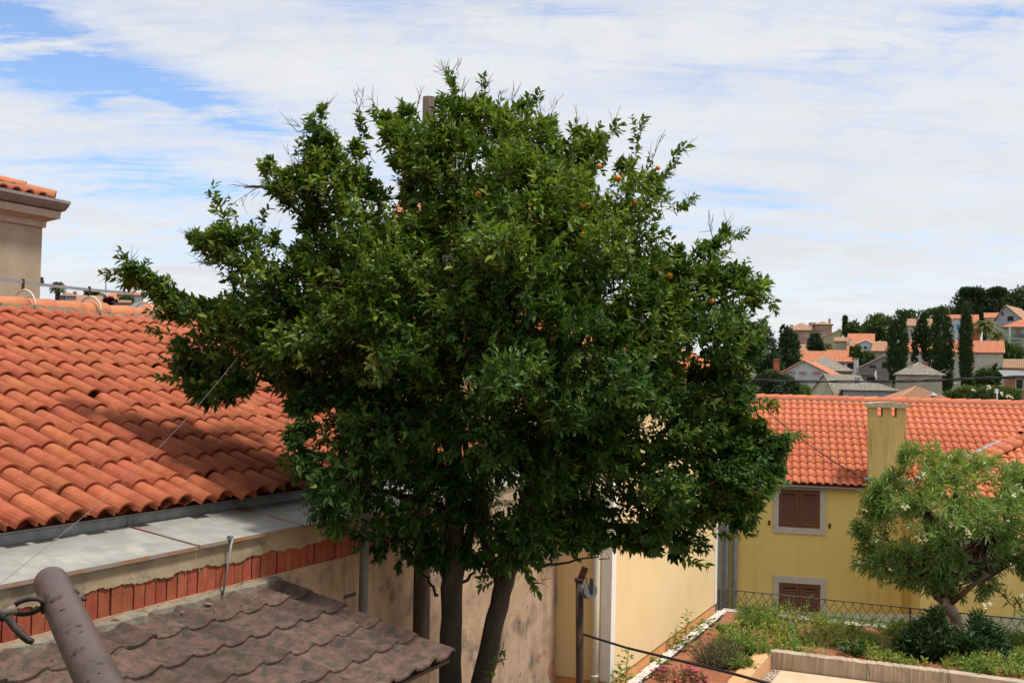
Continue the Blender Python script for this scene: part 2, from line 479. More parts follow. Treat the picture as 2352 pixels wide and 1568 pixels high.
def shoots(P, D, nl, slen, L, Wd, ang=1.0, droop=.25, spread=.25):
    """leaves spiralling up each shoot"""
    n = len(P)
    D = D / np.linalg.norm(D, axis=1, keepdims=True)
    a = np.cross(D, np.array([.3, .2, .93])); a /= np.linalg.norm(a, axis=1, keepdims=True) + 1e-9
    b = np.cross(D, a)
    ph0 = rng.uniform(0, 2 * PI, n)
    ps, ds, ls, ids = [], [], [], []
    slen = np.broadcast_to(slen, (n,))
    for k in range(nl):
        t = (k + .6) / nl
        ph = ph0 + k * 2.4 + rng.normal(0, .3, n)
        an = ang * (1.15 - .65 * t) + rng.normal(0, .15, n)
        rad = a * np.cos(ph)[:, None] + b * np.sin(ph)[:, None]
        d = D * np.cos(an)[:, None] + rad * np.sin(an)[:, None]
        d[:, 2] -= droop * (1 - .5 * t)
        ps.append(P + D * (slen * t)[:, None] + rng.normal(0, .006, (n, 3)))
        ds.append(d)
        ls.append(L * np.clip(rng.normal(.92, .24, n), .4, 1.5) * (1 - .3 * (t > .85)))
        ids.append(np.arange(n))
    P2, D2, L2 = np.concatenate(ps), np.concatenate(ds), np.concatenate(ls)
    return P2, D2, L2, np.concatenate(ids)


def in_poly(x, y, poly):
    p = np.asarray(poly, float)
    ins = np.zeros(x.shape, bool)
    j = len(p) - 1
    for i in range(len(p)):
        xi, yi = p[i]; xj, yj = p[j]
        c = ((yi > y) != (yj > y)) & (x < (xj - xi) * (y - yi) / (yj - yi + 1e-9) + xi)
        ins ^= c; j = i
    return ins


def edge_dist(x, y, poly):
    p = np.asarray(poly, float)
    best = np.full(x.shape, 1e9)
    for i in range(len(p)):
        a, b = p[i - 1], p[i]
        ab = b - a
        t = np.clip(((x - a[0]) * ab[0] + (y - a[1]) * ab[1]) / (ab @ ab + 1e-9), 0, 1)
        best = np.minimum(best, np.hypot(x - a[0] - t * ab[0], y - a[1] - t * ab[1]))
    return best


# ------------------------------------------------------------------ ground
def terr(x, y):
    t = np.clip((y - 23.5) / 2.5, 0, 1)
    z = -.55 - 2.3 * t * t * (3 - 2 * t)
    z = z + np.clip(y - 46, 0, 334) * .05
    far = np.clip((y - 620) / 600, 0, 1)
    z = z * (1 - far) + far * -2.0
    h = 24 * np.exp(-(((x - 345) / 135) ** 2 + ((y - 560) / 150) ** 2))
    return z + h


gx = np.concatenate([np.linspace(-2600, -340, 12), np.linspace(-300, 640, 120), np.linspace(700, 2600, 12)])
gy = np.concatenate([np.linspace(-300, 10, 9), np.linspace(13, 60, 48), np.linspace(64, 760, 90), np.linspace(800, 4500, 16)])
GX, GY = np.meshgrid(gx, gy)
GZ = terr(GX, GY)
nx, ny = len(gx), len(gy)
mb = MB()
mb.v = np.stack([GX.ravel(), GY.ravel(), GZ.ravel()], 1).tolist()
mb.f = [(j * nx + i, j * nx + i + 1, (j + 1) * nx + i + 1, (j + 1) * nx + i) for j in range(ny - 1) for i in range(nx - 1)]
mb.build('ground', M_GROUND, kind='structure', smooth=True)


# unseen wall of the viewpoint's house, added behind the camera to block sky light
mb = MB()
mb.tbox(-5.2, 10.5, -2.2, -1.8, -.6, 9.2)
mb.build('unseen_house_wall', M_PLAST, kind='structure')

# ------------------------------------------------------------------ roof tile meshes
def cover_mesh(name, wid, top, hgt, length, thick, seg, m_, lip=.0):
    """barrel tile: x across, y up the slope, lower end at y=0"""
    v, f = [], []
    rows = [(0, wid / 2, hgt, thick + lip), (length, top / 2, hgt * .86, thick)]
    for (y, r_, h, th) in rows:
        for k in range(seg + 1):
            a = PI * k / seg
            v.append((-r_ * math.cos(a), y, h * math.sin(a)))
        for k in range(seg + 1):
            a = PI * k / seg
            v.append((-(r_ - th) * math.cos(a), y, max(0, h - th) * math.sin(a) - (.0 if 0 < k < seg else 0)))
    n = seg + 1
    for k in range(seg):
        f.append((k, k + 1, 2 * n + k + 1, 2 * n + k))                      # outside
        f.append((n + k + 1, n + k, 3 * n + k, 3 * n + k + 1))              # inside
        f.append((k + 1, k, n + k, n + k + 1))                              # lower rim
    me = bpy.data.meshes.new(name)
    me.from_pydata(v, [], f)
    me.polygons.foreach_set('use_smooth', [i % 3 != 2 for i in range(len(f))])
    me.materials.append(m_)
    me.update()
    return me


def join_copies(name, me, mats_, m_, parent, kind='stuff'):
    v = np.array([p.co[:] for p in me.vertices]); f = [tuple(p.vertices) for p in me.polygons]
    mb = MB()
    for M in mats_:
        A = np.array(M)
        mb.add(v @ A[:3, :3].T + A[:3, 3], f)
    return mb.build(name, m_, parent, kind=kind, smooth=False)


def roof_field(parent, tile_me, o, e, up, ncol, nrow, pitch, expo, lift, tilt, limit, jit, name='roof_tile', skip=None, m_=None, shift=0.0):
    """o eave corner, e unit along eave, up unit up the slope. the tiles that show largest are parts, the rest one joined part"""
    n_ = np.cross(e, up)
    all_ = []
    for c in range(ncol):
        cj = random.uniform(-jit, jit) * .012
        for r_ in range(nrow):
            base = o + e * ((c + .5) * pitch + cj + random.uniform(-jit, jit) * .008) + up * (r_ * expo + random.uniform(-jit, jit) * .022 + shift) + n_ * (lift + random.uniform(0, .006) * jit)
            if skip and skip(base): continue
            a = random.uniform(-jit, jit) * .030; tl = tilt + random.uniform(-jit, jit) * .008
            if jit > .8 and random.random() < .07: a += random.choice((-1, 1)) * random.uniform(.04, .12); base = base + up * random.uniform(-.13, .0) + e * random.uniform(-.02, .02)
            x = e * math.cos(a) + up * math.sin(a); y = up * math.cos(a) - e * math.sin(a)
            y2 = nrm(y * math.cos(tl) - n_ * math.sin(tl)); z2 = np.cross(x, y2)
            all_.append((base, frame(base, x, y2, z2)))
    P = np.array([b for b, _ in all_])
    px, py = to_px(P)
    dist = np.linalg.norm(P - EYE, axis=1)
    vis = (px > -60) & (px < 2400) & (py > -20) & (py < 1600)
    order = np.argsort(dist + np.where(vis, 0, 1e3))
    sel = [i for i in order[:limit] if vis[i]]
    ss = set(sel)
    for i in sel: link(name, tile_me, parent, all_[i][1])
    rest = [all_[i][1] for i in range(len(all_)) if i not in ss]
    if rest: join_copies(name + 's', tile_me, rest, m_ or tile_me.materials[0], parent)


def roof_plane(mb, A, e, U, L, a=0.0, b=0.0, pitch=.24, amp=.06, rows=8, step=.03):
    """corrugated tile sheet. A eave corner, e unit, U vector eave to ridge; a,b insets at the ridge (hips)"""
    A, e, U = np.asarray(A, float), np.asarray(e, float), np.asarray(U, float)
    n_ = nrm(np.cross(e, U))
    if n_[2] < 0: n_ = -n_
    ncol = max(1, int(round(L / pitch))); p = L / ncol
    prof = ((-.5, 0), (-.28, .75), (0, 1.0), (.28, .75), (.5, 0))
    lu = np.linalg.norm(U)
    def tm(s):
        t = 1.0
        if a: t = min(t, (s / a) if a > 0 else 1)
        if b: t = min(t, ((L - s) / b) if b > 0 else 1)
        return max(0.0, t)
    for c in range(ncol):
        s0 = (c + .5) * p
        if tm(s0) < .02: continue
        for r_ in range(rows):
            t0, t1 = r_ / rows, (r_ + 1) / rows
            vs = []
            for (ox, h) in prof:
                s = s0 + ox * p; m_ = tm(s)
                vs.append(A + e * s + U * min(t0, m_) + n_ * (h * amp + step))
            for (ox, h) in prof:
                s = s0 + ox * p; m_ = tm(s)
                vs.append(A + e * s + U * min(t1, m_) + n_ * (h * amp))
            if t0 >= max(tm(s0 - p / 2), tm(s0 + p / 2)): continue
            k = len(prof)
            fs = [(i, i + 1, k + i + 1, k + i) for i in range(k - 1)]
            mb.add(vs, fs)
    return mb


# ================================================================== OLD HOUSE on the left (barrel tile roof, zinc parapet, brick band)
SL = R(22)
GZO, GZB, GZT = HC - 1.30, HC - 1.205, HC - 1.12            # outer edge, upstand foot, upstand top of the zinc
w_out = wu_of(on_z(0, 1342, GZO))[0]
w_up = wu_of(on_z(0, 1253, GZB))[0]
w_wall = w_out - .025
U0, U1 = 3.2, wu_of(on_w(1283, 1450, w_wall))[1]
W_E, Z_E = -6.10, HC - 1.105                                # eave line of the tile bed
W_RG = -10.5
Z_RG = Z_E + (W_E - W_RG) * math.tan(SL)
house = thing('old_house', 'old house with weathered orange barrel tiles and a zinc sheet along its eave', 'house', T(-8, 8, 0), -TH)
mb = MB()
mb.tbox(-14.8, w_up - .05, U0, U1, -.6, Z_E - .14)
mb.tbox(w_up - .05, w_wall - .03, U0, U1, -.6, GZO - .05)
wall_l = mb.build('wall', M_PLAST, house)
# upper plaster band with a ragged lower edge
mb = MB()
zt = GZO - .004
us = np.arange(U0, U1, .024)
zb = [HC - 1.478 + .010 * math.sin(u * 7) + .009 * math.sin(u * 23) + random.choice((0, 0, 0, .006, -.008)) + random.uniform(-.005, .005) for u in us]
for i in range(len(us) - 1):
    a, b = us[i], us[i + 1]
    for (wa, wb_) in ((w_wall - .03, w_wall),):
        p = [T(wa, a, zb[i]), T(wa, b, zb[i + 1]), T(wb_, b, zb[i + 1]), T(wb_, a, zb[i]), T(wb_, a, zt), T(wb_, b, zt)]
        mb.add(p, ((0, 1, 2, 3), (3, 2, 5, 4)))
mb.build('plaster_band', M_PLAST, house)
# lower plaster
zb0 = HC - 1.665
mb = MB()
mb.tbox(w_wall - .03, w_wall - .002, U0, U1, -.6, zb0)
lowp = mb.build('lower_plaster', M_PEEL, house)
# bricks standing on edge
bm_ = MB(); bw = .098
bm_.box((0, 0, 0), (.024, 0, 0), (0, bw, 0), (0, 0, .205))
bme = bm_.build('brick', M_BRICK).data
bpy.data.objects.remove(bpy.data.objects['brick']); WM.pop('brick', None)
u = U0 + .4
while u < U1 - 2.5:
    M = frame(T(w_wall - .034 + random.uniform(-.004, .004), u, zb0 - .004 + random.uniform(-.004, .004)), EW, EU, EZ)
    link('brick', bme, house, M)
    u += bw + random.uniform(.007, .016)
# ragged plaster drips over the bricks
mb = MB()
for _ in range(26):
    uu = random.uniform(5.5, 9.5); h = random.uniform(.015, .06); ww = random.uniform(.004, .011)
    z0 = HC - 1.47
    mb.add([T(w_wall - .001, uu, z0), T(w_wall - .001, uu + ww, z0), T(w_wall - .004, uu + ww * .6, z0 - h), T(w_wall - .012, uu, z0), T(w_wall - .012, uu + ww, z0), T(w_wall - .012, uu + ww * .6, z0 - h)],
           ((0, 1, 2), (0, 2, 5, 3), (1, 4, 5, 2)))
mb.build('plaster_drips', M_PLAST, house, kind='stuff')
# zinc capping in three sheets with seams
ucut = [U0, wu_of(on_z(430, 1250, GZO))[1], wu_of(on_z(716, 1208, GZO))[1], 10.6, U1 + .02]
for i in range(4):
    a, b = ucut[i] + .004, ucut[i + 1] - .004
    up_ = .0 if i % 2 == 0 else .004
    mb = MB()
    P = [T(w_up, a, GZB + up_), T(w_up, b, GZB + up_), T(w_out, b, GZO + up_), T(w_out, a, GZO + up_)]
    Q = [p - EZ * .012 for p in P]
    mb.add(P + Q, ((3, 2, 1, 0), (4, 5, 6, 7), (0, 1, 5, 4), (1, 2, 6, 5), (2, 3, 7, 6), (3, 0, 4, 7)))
    sh = mb.build('flashing_sheet', M_ZINC, house)
    mb = MB().tbox(w_out, w_out + .006, a, b, GZO - .028 + up_, GZO + up_ - .001)
    mb.build('drip_edge', M_RUSTEDGE, sh)
    mb = MB().tbox(w_up - .004, w_up, a, b, GZB + up_ + .001, GZT)
    mb.build('upstand', M_ZDARK, sh)
    if i < 3:
        mb = MB().box(T(w_up, b - .02, GZB + .004), EW * (w_out - w_up) + EZ * (GZO - GZB), EU * .03, EZ * .007)
        mb.build('seam', M_RUSTEDGE, sh)
# roof bed, pans, cover tiles, ridge
upv = T(-math.cos(SL), 0, math.sin(SL)); nv = T(math.sin(SL), 0, math.cos(SL))
LS = (W_E - W_RG) / math.cos(SL)
mb = MB()
a0 = T(W_E - .06, U0, Z_E - .02)
mb.box(a0 - nv * .10, EU * (U1 - U0), upv * (LS - .06), nv * .09)
b0 = T(W_RG, U0, Z_RG - .02)
mb.box(b0 - T(0, 0, .10), EU * (U1 - U0), T(-4.4 * 1.0, 0, -4.4 * math.tan(SL)), T(0, 0, .09))
roof = mb.build('roof', M_PAN, house)
PIT, EXP = .235, LS / 13.0
mb = MB()
ncol = int((U1 - U0) / PIT)
roof_plane(mb, T(W_E, U0 - PIT / 2, Z_E - .01), EU, upv * LS, (ncol + 1) * PIT, pitch=PIT, amp=.045, rows=13, step=.014)
pans = mb.build('pan_tiles', M_PAN, roof, kind='stuff')
cov = cover_mesh('roof_tile', .190, .160, .082, .455, .014, 9, M_TILE, lip=.003)
roof_field(roof, cov, T(W_E, U0, Z_E), EU, upv, ncol, 13, PIT, EXP, .036, .046, 300, 1.35, shift=-.03, m_=mat('terracotta_tile_far', (.345, .085, .034), (.41, .118, .052), 4.5, .82, bump=.2, stain=(.22, .09, .05), stscale=3, stlo=.6))
# mortar bed and ridge caps
mb = MB()
us = np.arange(U0, U1 + .1, .12)
for i in range(len(us) - 1):
    h1 = Z_RG + .045 + random.uniform(-.012, .012); o1 = .17 + random.uniform(-.015, .03)
    mb.tbox(W_RG - .15, W_RG + o1, us[i], us[i + 1] - .002, Z_RG - .10, h1 + .012)
mb.build('ridge_mortar', mat('ridge_mortar', (.30, .235, .15), (.40, .33, .235), 16, .95, bump=1.0, bscale=30, stain=(.13, .11, .085), stscale=11, stlo=.5), roof)
rc = cover_mesh('ridge_tile', .29, .25, .125, .50, .016, 10, M_RIDGE, lip=.003)
uu = U0
while uu < U1:
    z_ = Z_RG + .045 + .012 * math.sin(uu * 1.3) + random.uniform(-.006, .006)
    yv = nrm(-EU * 1.0 + EZ * -.03 + EW * random.uniform(-.02, .02))
    xv = nrm(np.cross(yv, EZ)); zv = np.cross(xv, yv)
    link('ridge_tile', rc, roof, frame(T(W_RG + .02, uu + .45, z_), xv, yv, zv))
    uu += .43
# gap in the lower wall and red scars
p0 = on_w(790, 1375, w_wall); p1 = on_w(817, 1359, w_wall)
mb = MB().tbox(w_wall - .004, w_wall + .004, wu_of(p0)[1], wu_of(p1)[1], p0[2], p1[2])
mb.build('wall_hole', M_DARK, house)
for (cx, cy, rr) in ((1267, 1532, .12), (1238, 1510, .06), (1252, 1495, .04), (1102, 1352, .035), (1170, 1376, .03), (1195, 1548, .03), (1212, 1392, .02)):
    c = on_w(cx, cy, w_wall); uc, zc = wu_of(c)[1], c[2]
    vs = [T(w_wall + .002, uc + rr * random.uniform(.6, 1.1) * math.cos(t), zc + rr * random.uniform(.7, 1.5) * math.sin(t)) for t in np.linspace(0, 2 * PI, 11)[:-1]]
    vs2 = [v - EW * .006 for v in vs]
    mb = MB().add(vs + vs2, [tuple(range(10))] + [(i, (i + 1) % 10, 10 + (i + 1) % 10, 10 + i) for i in range(10)])
    mb.build('bare_patch', M_PATCH, house)
# grey strap rod from the zinc edge down to the shed
pa, pb = on_w(534, 1236, w_wall + .05), on_w(512, 1352, w_wall + .05)
pole = thing('earthing_rod', 'thin grey metal rod running down from the zinc edge over the brick band', 'rod', pb, -TH)
MB().tube([pa, pa * .5 + pb * .5, pb - EZ * .05], .0085, 6).build('rod', M_ZDARK, pole, smooth=True)
MB().box(pa - EU * .03 - EW * .03 - EZ * .0, EW * .035, EU * .035, EZ * .022).build('clamp', M_ZDARK, pole)

# lightning strap along the ridge on white hoops
RB = thing('lightning_conductor', 'grey flat bar held above the tiled ridge on pale hoops', 'lightning conductor', T(W_RG, 9.5, Z_RG + .2), -TH)
pe = on_w(306, 693, W_RG)
uE = wu_of(pe)[1]
pts = [T(W_RG, q, Z_RG + .335 + .01 * math.sin(q * 3)) for q in np.linspace(U0 + 2, uE, 9)]
mb = MB()
for i in range(8):
    mb.box(pts[i] - EW * .004 - EZ * .022, EW * .010, pts[i + 1] - pts[i], EZ * .036)
mb.build('bar', M_GREY, RB)
for (hx, hy) in ((55, 680), (207, 690), (331, 706)):
    c = on_w(hx, hy, W_RG + .02); uc = wu_of(c)[1]
    hp = [T(W_RG + .02 + .185 * math.cos(t), uc, Z_RG + .055 + .185 * math.sin(t)) for t in np.linspace(-.15, PI + .15, 12)]
    MB().tube(hp, .014, 6).build('hoop', M_FRAME, RB, smooth=True)
    if hx < 300:
        MB().box(T(W_RG - .012, uc - .012, Z_RG + .24), EW * .024, EU * .024, EZ * .13).build('bracket', M_RUST2, RB)

# ================================================================== SHED with old flat tiles
u_end = wu_of(on_w(640, 1325, w_wall))[1]
z_sh = on_w(640, 1325, w_wall)[2] - .03
pc = on_u(1040, 1500, u_end)
SH = math.atan((z_sh - pc[2]) / (wu_of(pc)[0] - w_wall))
shed = thing('shed', 'low lean-to shed with dark mossy roof tiles under the brick band', 'shed', T(-4.6, 5.5, 0), -TH)
dn = T(math.cos(SH), 0, -math.sin(SH)); ns = T(math.sin(SH), 0, math.cos(SH))
LSH = (wu_of(pc)[0] - w_wall) / math.cos(SH)
mb = MB().tbox(w_wall + .02, w_wall + LSH * math.cos(SH) - .14, U0, u_end - .12, -.6, z_sh - .40)
mb.build('wall', M_PEEL, shed)
mb = MB().box(T(w_wall + .02, U0, z_sh - .075), EU * (u_end - U0 - .03), dn * (LSH - .04), ns * .03)
mb.build('roof_deck', M_RUST2, shed)
TW, TL = .30, LSH / 5.0
# one interlocking tile: a roll on the far side, a flat dished pan, lapping edges
prof = [(-.002, -.016), (-.001, .007), (.02, .010), (.055, .000), (.13, -.003), (.185, .004), (.212, .022), (.238, .034), (.262, .036), (.285, .026), (.288, .022), (.2925, .012), (.293, -.016)]
tv, tf = [], []
for (y, dz_) in ((0.0, .022), (TL * .93, .008), (TL * 1.0, .002), (TL * 1.0, -.016)):     # y runs down from the upper end in use below
    pass
ys = [(0.0, .0), (TL * .5, .010), (TL * .96, .020), (TL * 1.06, .020), (TL * 1.06, .0)]
for (y, dz_) in ys:
    for (x, z) in prof: tv.append((x, y, z + dz_))
k = len(prof)
for j in range(len(ys) - 1):
    for i in range(k - 1): tf.append((j * k + i, (j + 1) * k + i, (j + 1) * k + i + 1, j * k + i + 1))
for j in range(len(ys) - 1):    # turned-down sides
    pass
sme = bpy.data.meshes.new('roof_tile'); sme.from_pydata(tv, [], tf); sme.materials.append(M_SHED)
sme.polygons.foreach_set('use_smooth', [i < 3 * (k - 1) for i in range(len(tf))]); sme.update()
ncs = int((u_end - U0) / TW)
for c in range(ncs):
    for r_ in range(5):
        o = T(w_wall + .01, u_end - (c + 1) * TW - .02, z_sh + random.uniform(-.003, .004)) + dn * (r_ * TL) + EU * random.uniform(-.004, .004)
        a = random.uniform(-.022, .022); o = o + ns * random.uniform(0, .008)
        x = EU * math.cos(a) + dn * math.sin(a); y = dn * math.cos(a) - EU * math.sin(a)
        # right handed: x along u, y down the slope would flip the normal, so mirror handled by explicit axes
        M = Matrix(((x[0], y[0], ns[0], o[0]), (x[1], y[1], ns[1], o[1]), (x[2], y[2], ns[2], o[2]), (0, 0, 0, 1)))
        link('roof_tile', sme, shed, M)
# nail holes
mb = MB()
for c in range(ncs):
    for r_ in range(5):
        if random.random() < .6:
            o = T(w_wall + .01, u_end - (c + 1) * TW + .09, z_sh) + dn * (r_ * TL + TL * .72) + ns * .0172
            vs = [o + EU * .011 * math.cos(t) + dn * .009 * math.sin(t) for t in np.linspace(0, 2 * PI, 7)[:-1]]
            mb.add(vs + [o + ns * .008], [(i, (i + 1) % 6, 6) for i in range(6)])
mb.build('nail_heads', M_DARK, shed, kind='stuff')
# mortar fillet along the wall
mb = MB(); us = np.arange(U0, u_end, .07)
off = [random.uniform(.04, .09) + .02 * math.sin(q * 9) for q in us]; hh = [random.uniform(.0, .035) for _ in us]
for i in range(len(us) - 1):
    a, b = us[i], us[i + 1]
    mb.quad(T(w_wall - .01, a, z_sh + hh[i] + .03), T(w_wall - .01, b, z_sh + hh[i + 1] + .03), T(w_wall + off[i + 1], b, z_sh + .035), T(w_wall + off[i], a, z_sh + .035))
    mb.quad(T(w_wall + off[i], a, z_sh + .035), T(w_wall + off[i + 1], b, z_sh + .035), T(w_wall + off[i + 1] + .01, b, z_sh - .05), T(w_wall + off[i] + .01, a, z_sh - .05))
mb.build('mortar_fillet', M_MORT, shed)
mb = MB()
for _ in range(9):
    o = T(w_wall + random.uniform(.06, .30), random.uniform(5.0, u_end - .3), z_sh) ; wv = wu_of(o)[0] - w_wall
    o = o - EZ * wv * math.tan(SH) + ns * .03
    a = random.uniform(0, PI); l_ = random.uniform(.02, .06)
    x = EU * math.cos(a) + dn * math.sin(a); y = dn * math.cos(a) - EU * math.sin(a)
    mb.box(o, x * l_, y * l_ * .5, ns * .012)
mb.build('mortar_crumbs', M_MORT, shed, kind='stuff')

# ================================================================== CREAM HOUSE
uF = wu_of(on_z(1400, 1567, .2))[1]
w_S = wu_of(on_z(1400, 1567, .2))[0]
uB = wu_of(on_w(1645, 1379, w_S))[1]
cream = thing('cream_house', 'cream rendered house with white corner strips and an orange plinth above the gravel', 'house', T(-6.5, 17, 0), -TH)
TOPC = 4.32
MB().tbox(-9.2, w_S, uF, uB, .2, TOPC).build('wall', M_CREAM, cream)
MB().tbox(-9.2, w_S - .018, uF + .018, uB - .018, -.6, .199).build('plinth', M_PLINTH, cream)
MB().tbox(w_S - .135, w_S + .008, uF - .008, uF + .165, .202, TOPC - .01).build('corner_strip', M_WHITE, cream)
MB().tbox(w_S - .12, w_S + .008, uB - .15, uB + .008, .202, TOPC - .01).build('corner_strip', M_WHITE, cream)
rise = math.tan(R(20)); wm = (-9.2 + w_S) / 2; hw = w_S - wm + .25
mb = MB()
for sg in (1, -1):
    mb.box(T(wm + sg * hw, uF - .12, TOPC - .04), EU * (uB - uF + .24), T(-sg * hw, 0, hw * rise), EZ * .09)
mb.add([T(-9.2, uF, TOPC), T(w_S, uF, TOPC), T(wm, uF, TOPC + (w_S - wm) * rise), T(-9.2, uF + .1, TOPC), T(w_S, uF + .1, TOPC), T(wm, uF + .1, TOPC + (w_S - wm) * rise)], ((0, 1, 2), (5, 4, 3)))
crf = mb.build('roof', M_PAN, cream)
mb = MB()
for sg in (1, -1):
    roof_plane(mb, T(wm + sg * hw, uF - .12, TOPC + .06), EU, T(-sg * hw, 0, hw * rise), uB - uF + .24, pitch=.23, amp=.075, rows=10, step=.03)
mb.build('roof_tiles', M_YTILE, crf, kind='stuff')
# downpipe on the front wall
pp = on_u(1366, 1500, uF - .08); wp = wu_of(pp)[0]
dp = MB().tube([T(wp, uF - .08, q) for q in (-.3, 1.2, 2.6, 4.1)], .05, 12).build('downpipe', M_PIPEW, cream, smooth=True)
zr = on_u(1366, 1551, uF - .08)[2]
for q in (zr, zr + 2.0):
    MB().tube([T(wp, uF - .08, q - .012), T(wp, uF - .08, q + .012)], .056, 12).build('pipe_bracket', M_PIPEW, dp, smooth=True)

# ================================================================== YELLOW HOUSE
YA = R(13.9)
ye = np.array([math.cos(YA), -math.sin(YA), 0]); yn = np.array([math.sin(YA), math.cos(YA), 0])
Y0 = at(1880, 1109, 29.5)
k0 = Y0.dot(yn)


def onY(px, py, d=0.0):
    """on the yellow wall plane, d metres in front of it"""
    r_ = ray(px, py); return EYE + r_ * ((k0 - d) / r_.dot(yn))


def ys_of(p): return (p - Y0).dot(ye)


def YP(s, d, z): return Y0 + ye * s - yn * d + EZ * (z - Y0[2])


yel = thing('yellow_house', 'yellow house with new orange roof, brown louvred shutters and a broad chimney stack', 'house', (Y0[0], Y0[1], -2.9), -YA)
zE = Y0[2] - .06
sL, sC0, sC1, sR = ys_of(onY(1636, 1109)), ys_of(onY(1998, 1109)), ys_of(onY(2073, 1109)), 16.5
DEP = 10.5
mb = MB().box(YP(sL, 0, -3.2), ye * (sR - sL), yn * DEP, EZ * (zE + 3.2))
mb.build('wall', M_YELLOW, yel)
SY = R(22); GY_ = .18
run = DEP / 2
eav = lambda s: YP(s, GY_, zE + .02)
upY = yn * math.cos(SY) + EZ * math.sin(SY); nY = np.cross(ye, upY)
LY = (run + GY_) / math.cos(SY)
mb = MB().box(eav(sL - .1) - nY * .10, ye * (sR - sL), upY * LY, nY * .085)
mb.box(YP(sL - .1, -run, zE + .02 + (run + GY_) * math.tan(SY)) - nY * .11, ye * (sR - sL), yn * (run + .2) - EZ * (run + .2) * math.tan(SY), EZ * .085)
yroof = mb.build('roof', M_PAN, yel)
PY = .21; ncy = int((sR - sL) / PY)
mb = MB()
roof_plane(mb, eav(sL - PY / 2), ye, upY * LY, (ncy + 1) * PY, pitch=PY, amp=.035, rows=14, step=.014)
mb.build('pan_tiles', mat('terracotta_new_pan', (.34, .085, .036), (.40, .11, .05), 5, .85), yroof, kind='stuff')
covy = cover_mesh('roof_tile', .182, .158, .078, .47, .013, 8, M_YTILE, lip=.004)
sV = sC1 + .2


def skipY(b):
    s = ys_of(b); d = -(b - Y0).dot(yn)
    if sC0 - .03 < s < sC1 + .22 and -.55 < d: return True
    return s - sV > (-d + .25) and s > sV          # under the wing roof


roof_field(yroof, covy, eav(sL), ye, upY, ncy, 14, PY, LY / 14, .026, .034, 300, .35, shift=-.02, skip=skipY,
           m_=mat('terracotta_new_far', (.48, .13, .055), (.53, .16, .07), 5, .78, stain=(.37, .115, .06), stscale=4, stlo=.6))
zRY = zE + .02 + (run + GY_) * math.tan(SY)
mb = MB()
for q in np.arange(sL, sR, .5):
    mb.box(YP(q, -run + .2, zRY - .09), ye * .498, yn * .4, EZ * (.135 + random.uniform(-.008, .008)))
mb.build('ridge_mortar', mat('pink_mortar', (.42, .27, .19), (.48, .33, .25), 9, .95), yroof)
rcy = cover_mesh('ridge_tile', .30, .26, .13, .50, .016, 8, M_YTILE, lip=.004)
q = sL
while q < sR:
    yv = nrm(-ye + EZ * -.035); xv = nrm(np.cross(yv, EZ)); zv = np.cross(xv, yv)
    link('ridge_tile', rcy, yroof, frame(YP(q + .45, -run, zRY + .05), xv, yv, zv))
    q += .43
# gutter
mb = MB()
for i in range(13):
    pass
prof = [(math.cos(t) * .062, math.sin(t) * .062) for t in np.linspace(PI, 2 * PI, 9)]
gl = ys_of(onY(2022, 1118))
v, f = [], []
for s in (sL - .1, gl):
    for (a, b) in prof: v.append(YP(s, GY_ + .035 + a, zE - .01 + b))
    for (a, b) in prof: v.append(YP(s, GY_ + .035 + a * .9, zE - .01 + b * .9))
n9 = 9
for i in range(8): f += [(i, i + 1, 18 + i + 1, 18 + i), (9 + i + 1, 9 + i, 27 + i, 27 + i + 1)]
f += [(0, 9, 27, 18), (8, 17, 35, 26)]
f += [tuple(range(18, 27))[::-1]]
MB().add(v, f).build('gutter', M_GUT, yel, smooth=True)


# windows
def shutter_window(parent, x0, x1, y0, y1, fx0, fx1, fy0, fy1):
    a, b = onY(x0, y1), onY(x1, y0)
    s0, s1, z0, z1 = ys_of(a), ys_of(b), a[2], b[2]
    fa, fb = onY(fx0, fy1), onY(fx1, fy0)
    t0, t1, q0, q1 = ys_of(fa), ys_of(fb), fa[2], fb[2]
    win = MB().box(YP(s0 - .01, .012, z0 - .01), ye * (s1 - s0 + .02), yn * .03, EZ * (z1 - z0 + .02)).build('window', M_DARK, parent)
    mb = MB()
    mb.box(YP(t0, .045, q0), ye * (t1 - t0), yn * .07, EZ * (z0 - q0))
    mb.box(YP(t0, .042, z1), ye * (t1 - t0), yn * .07, EZ * (q1 - z1))
    mb.box(YP(t0, .039, z0 + .002), ye * (s0 - t0), yn * .07, EZ * (z1 - z0 - .004))
    mb.box(YP(s1, .039, z0 + .002), ye * (t1 - s1), yn * .07, EZ * (z1 - z0 - .004))
    mb.build('frame', M_FRAME, win)
    mid = (s0 + s1) / 2
    for (l, r_) in ((s0 + .005, mid - .004), (mid + .004, s1 - .005)):
        mb = MB(); st = .095; d = .032
        mb.box(YP(l, d, z0 + .005), ye * st, yn * .03, EZ * (z1 - z0 - .01))
        mb.box(YP(r_ - st, d, z0 + .005), ye * st, yn * .03, EZ * (z1 - z0 - .01))
        mb.box(YP(l + st, d, z0 + .005), ye * (r_ - l - 2 * st), yn * .03, EZ * .10)
        mb.box(YP(l + st, d, z1 - .125), ye * (r_ - l - 2 * st), yn * .03, EZ * .12)
        mb.build('shutter', M_SHUT, win)
        ns_ = 13; h = (z1 - z0 - .245) / ns_
        for i in range(ns_):
            z = z0 + .112 + i * h
            MB().box(YP(l + st, .014, z + h * .45), ye * (r_ - l - 2 * st), -yn * .016 - EZ * h * .62, EZ * .010 + yn * .004).build('slat', M_SHUT, win)
    return win


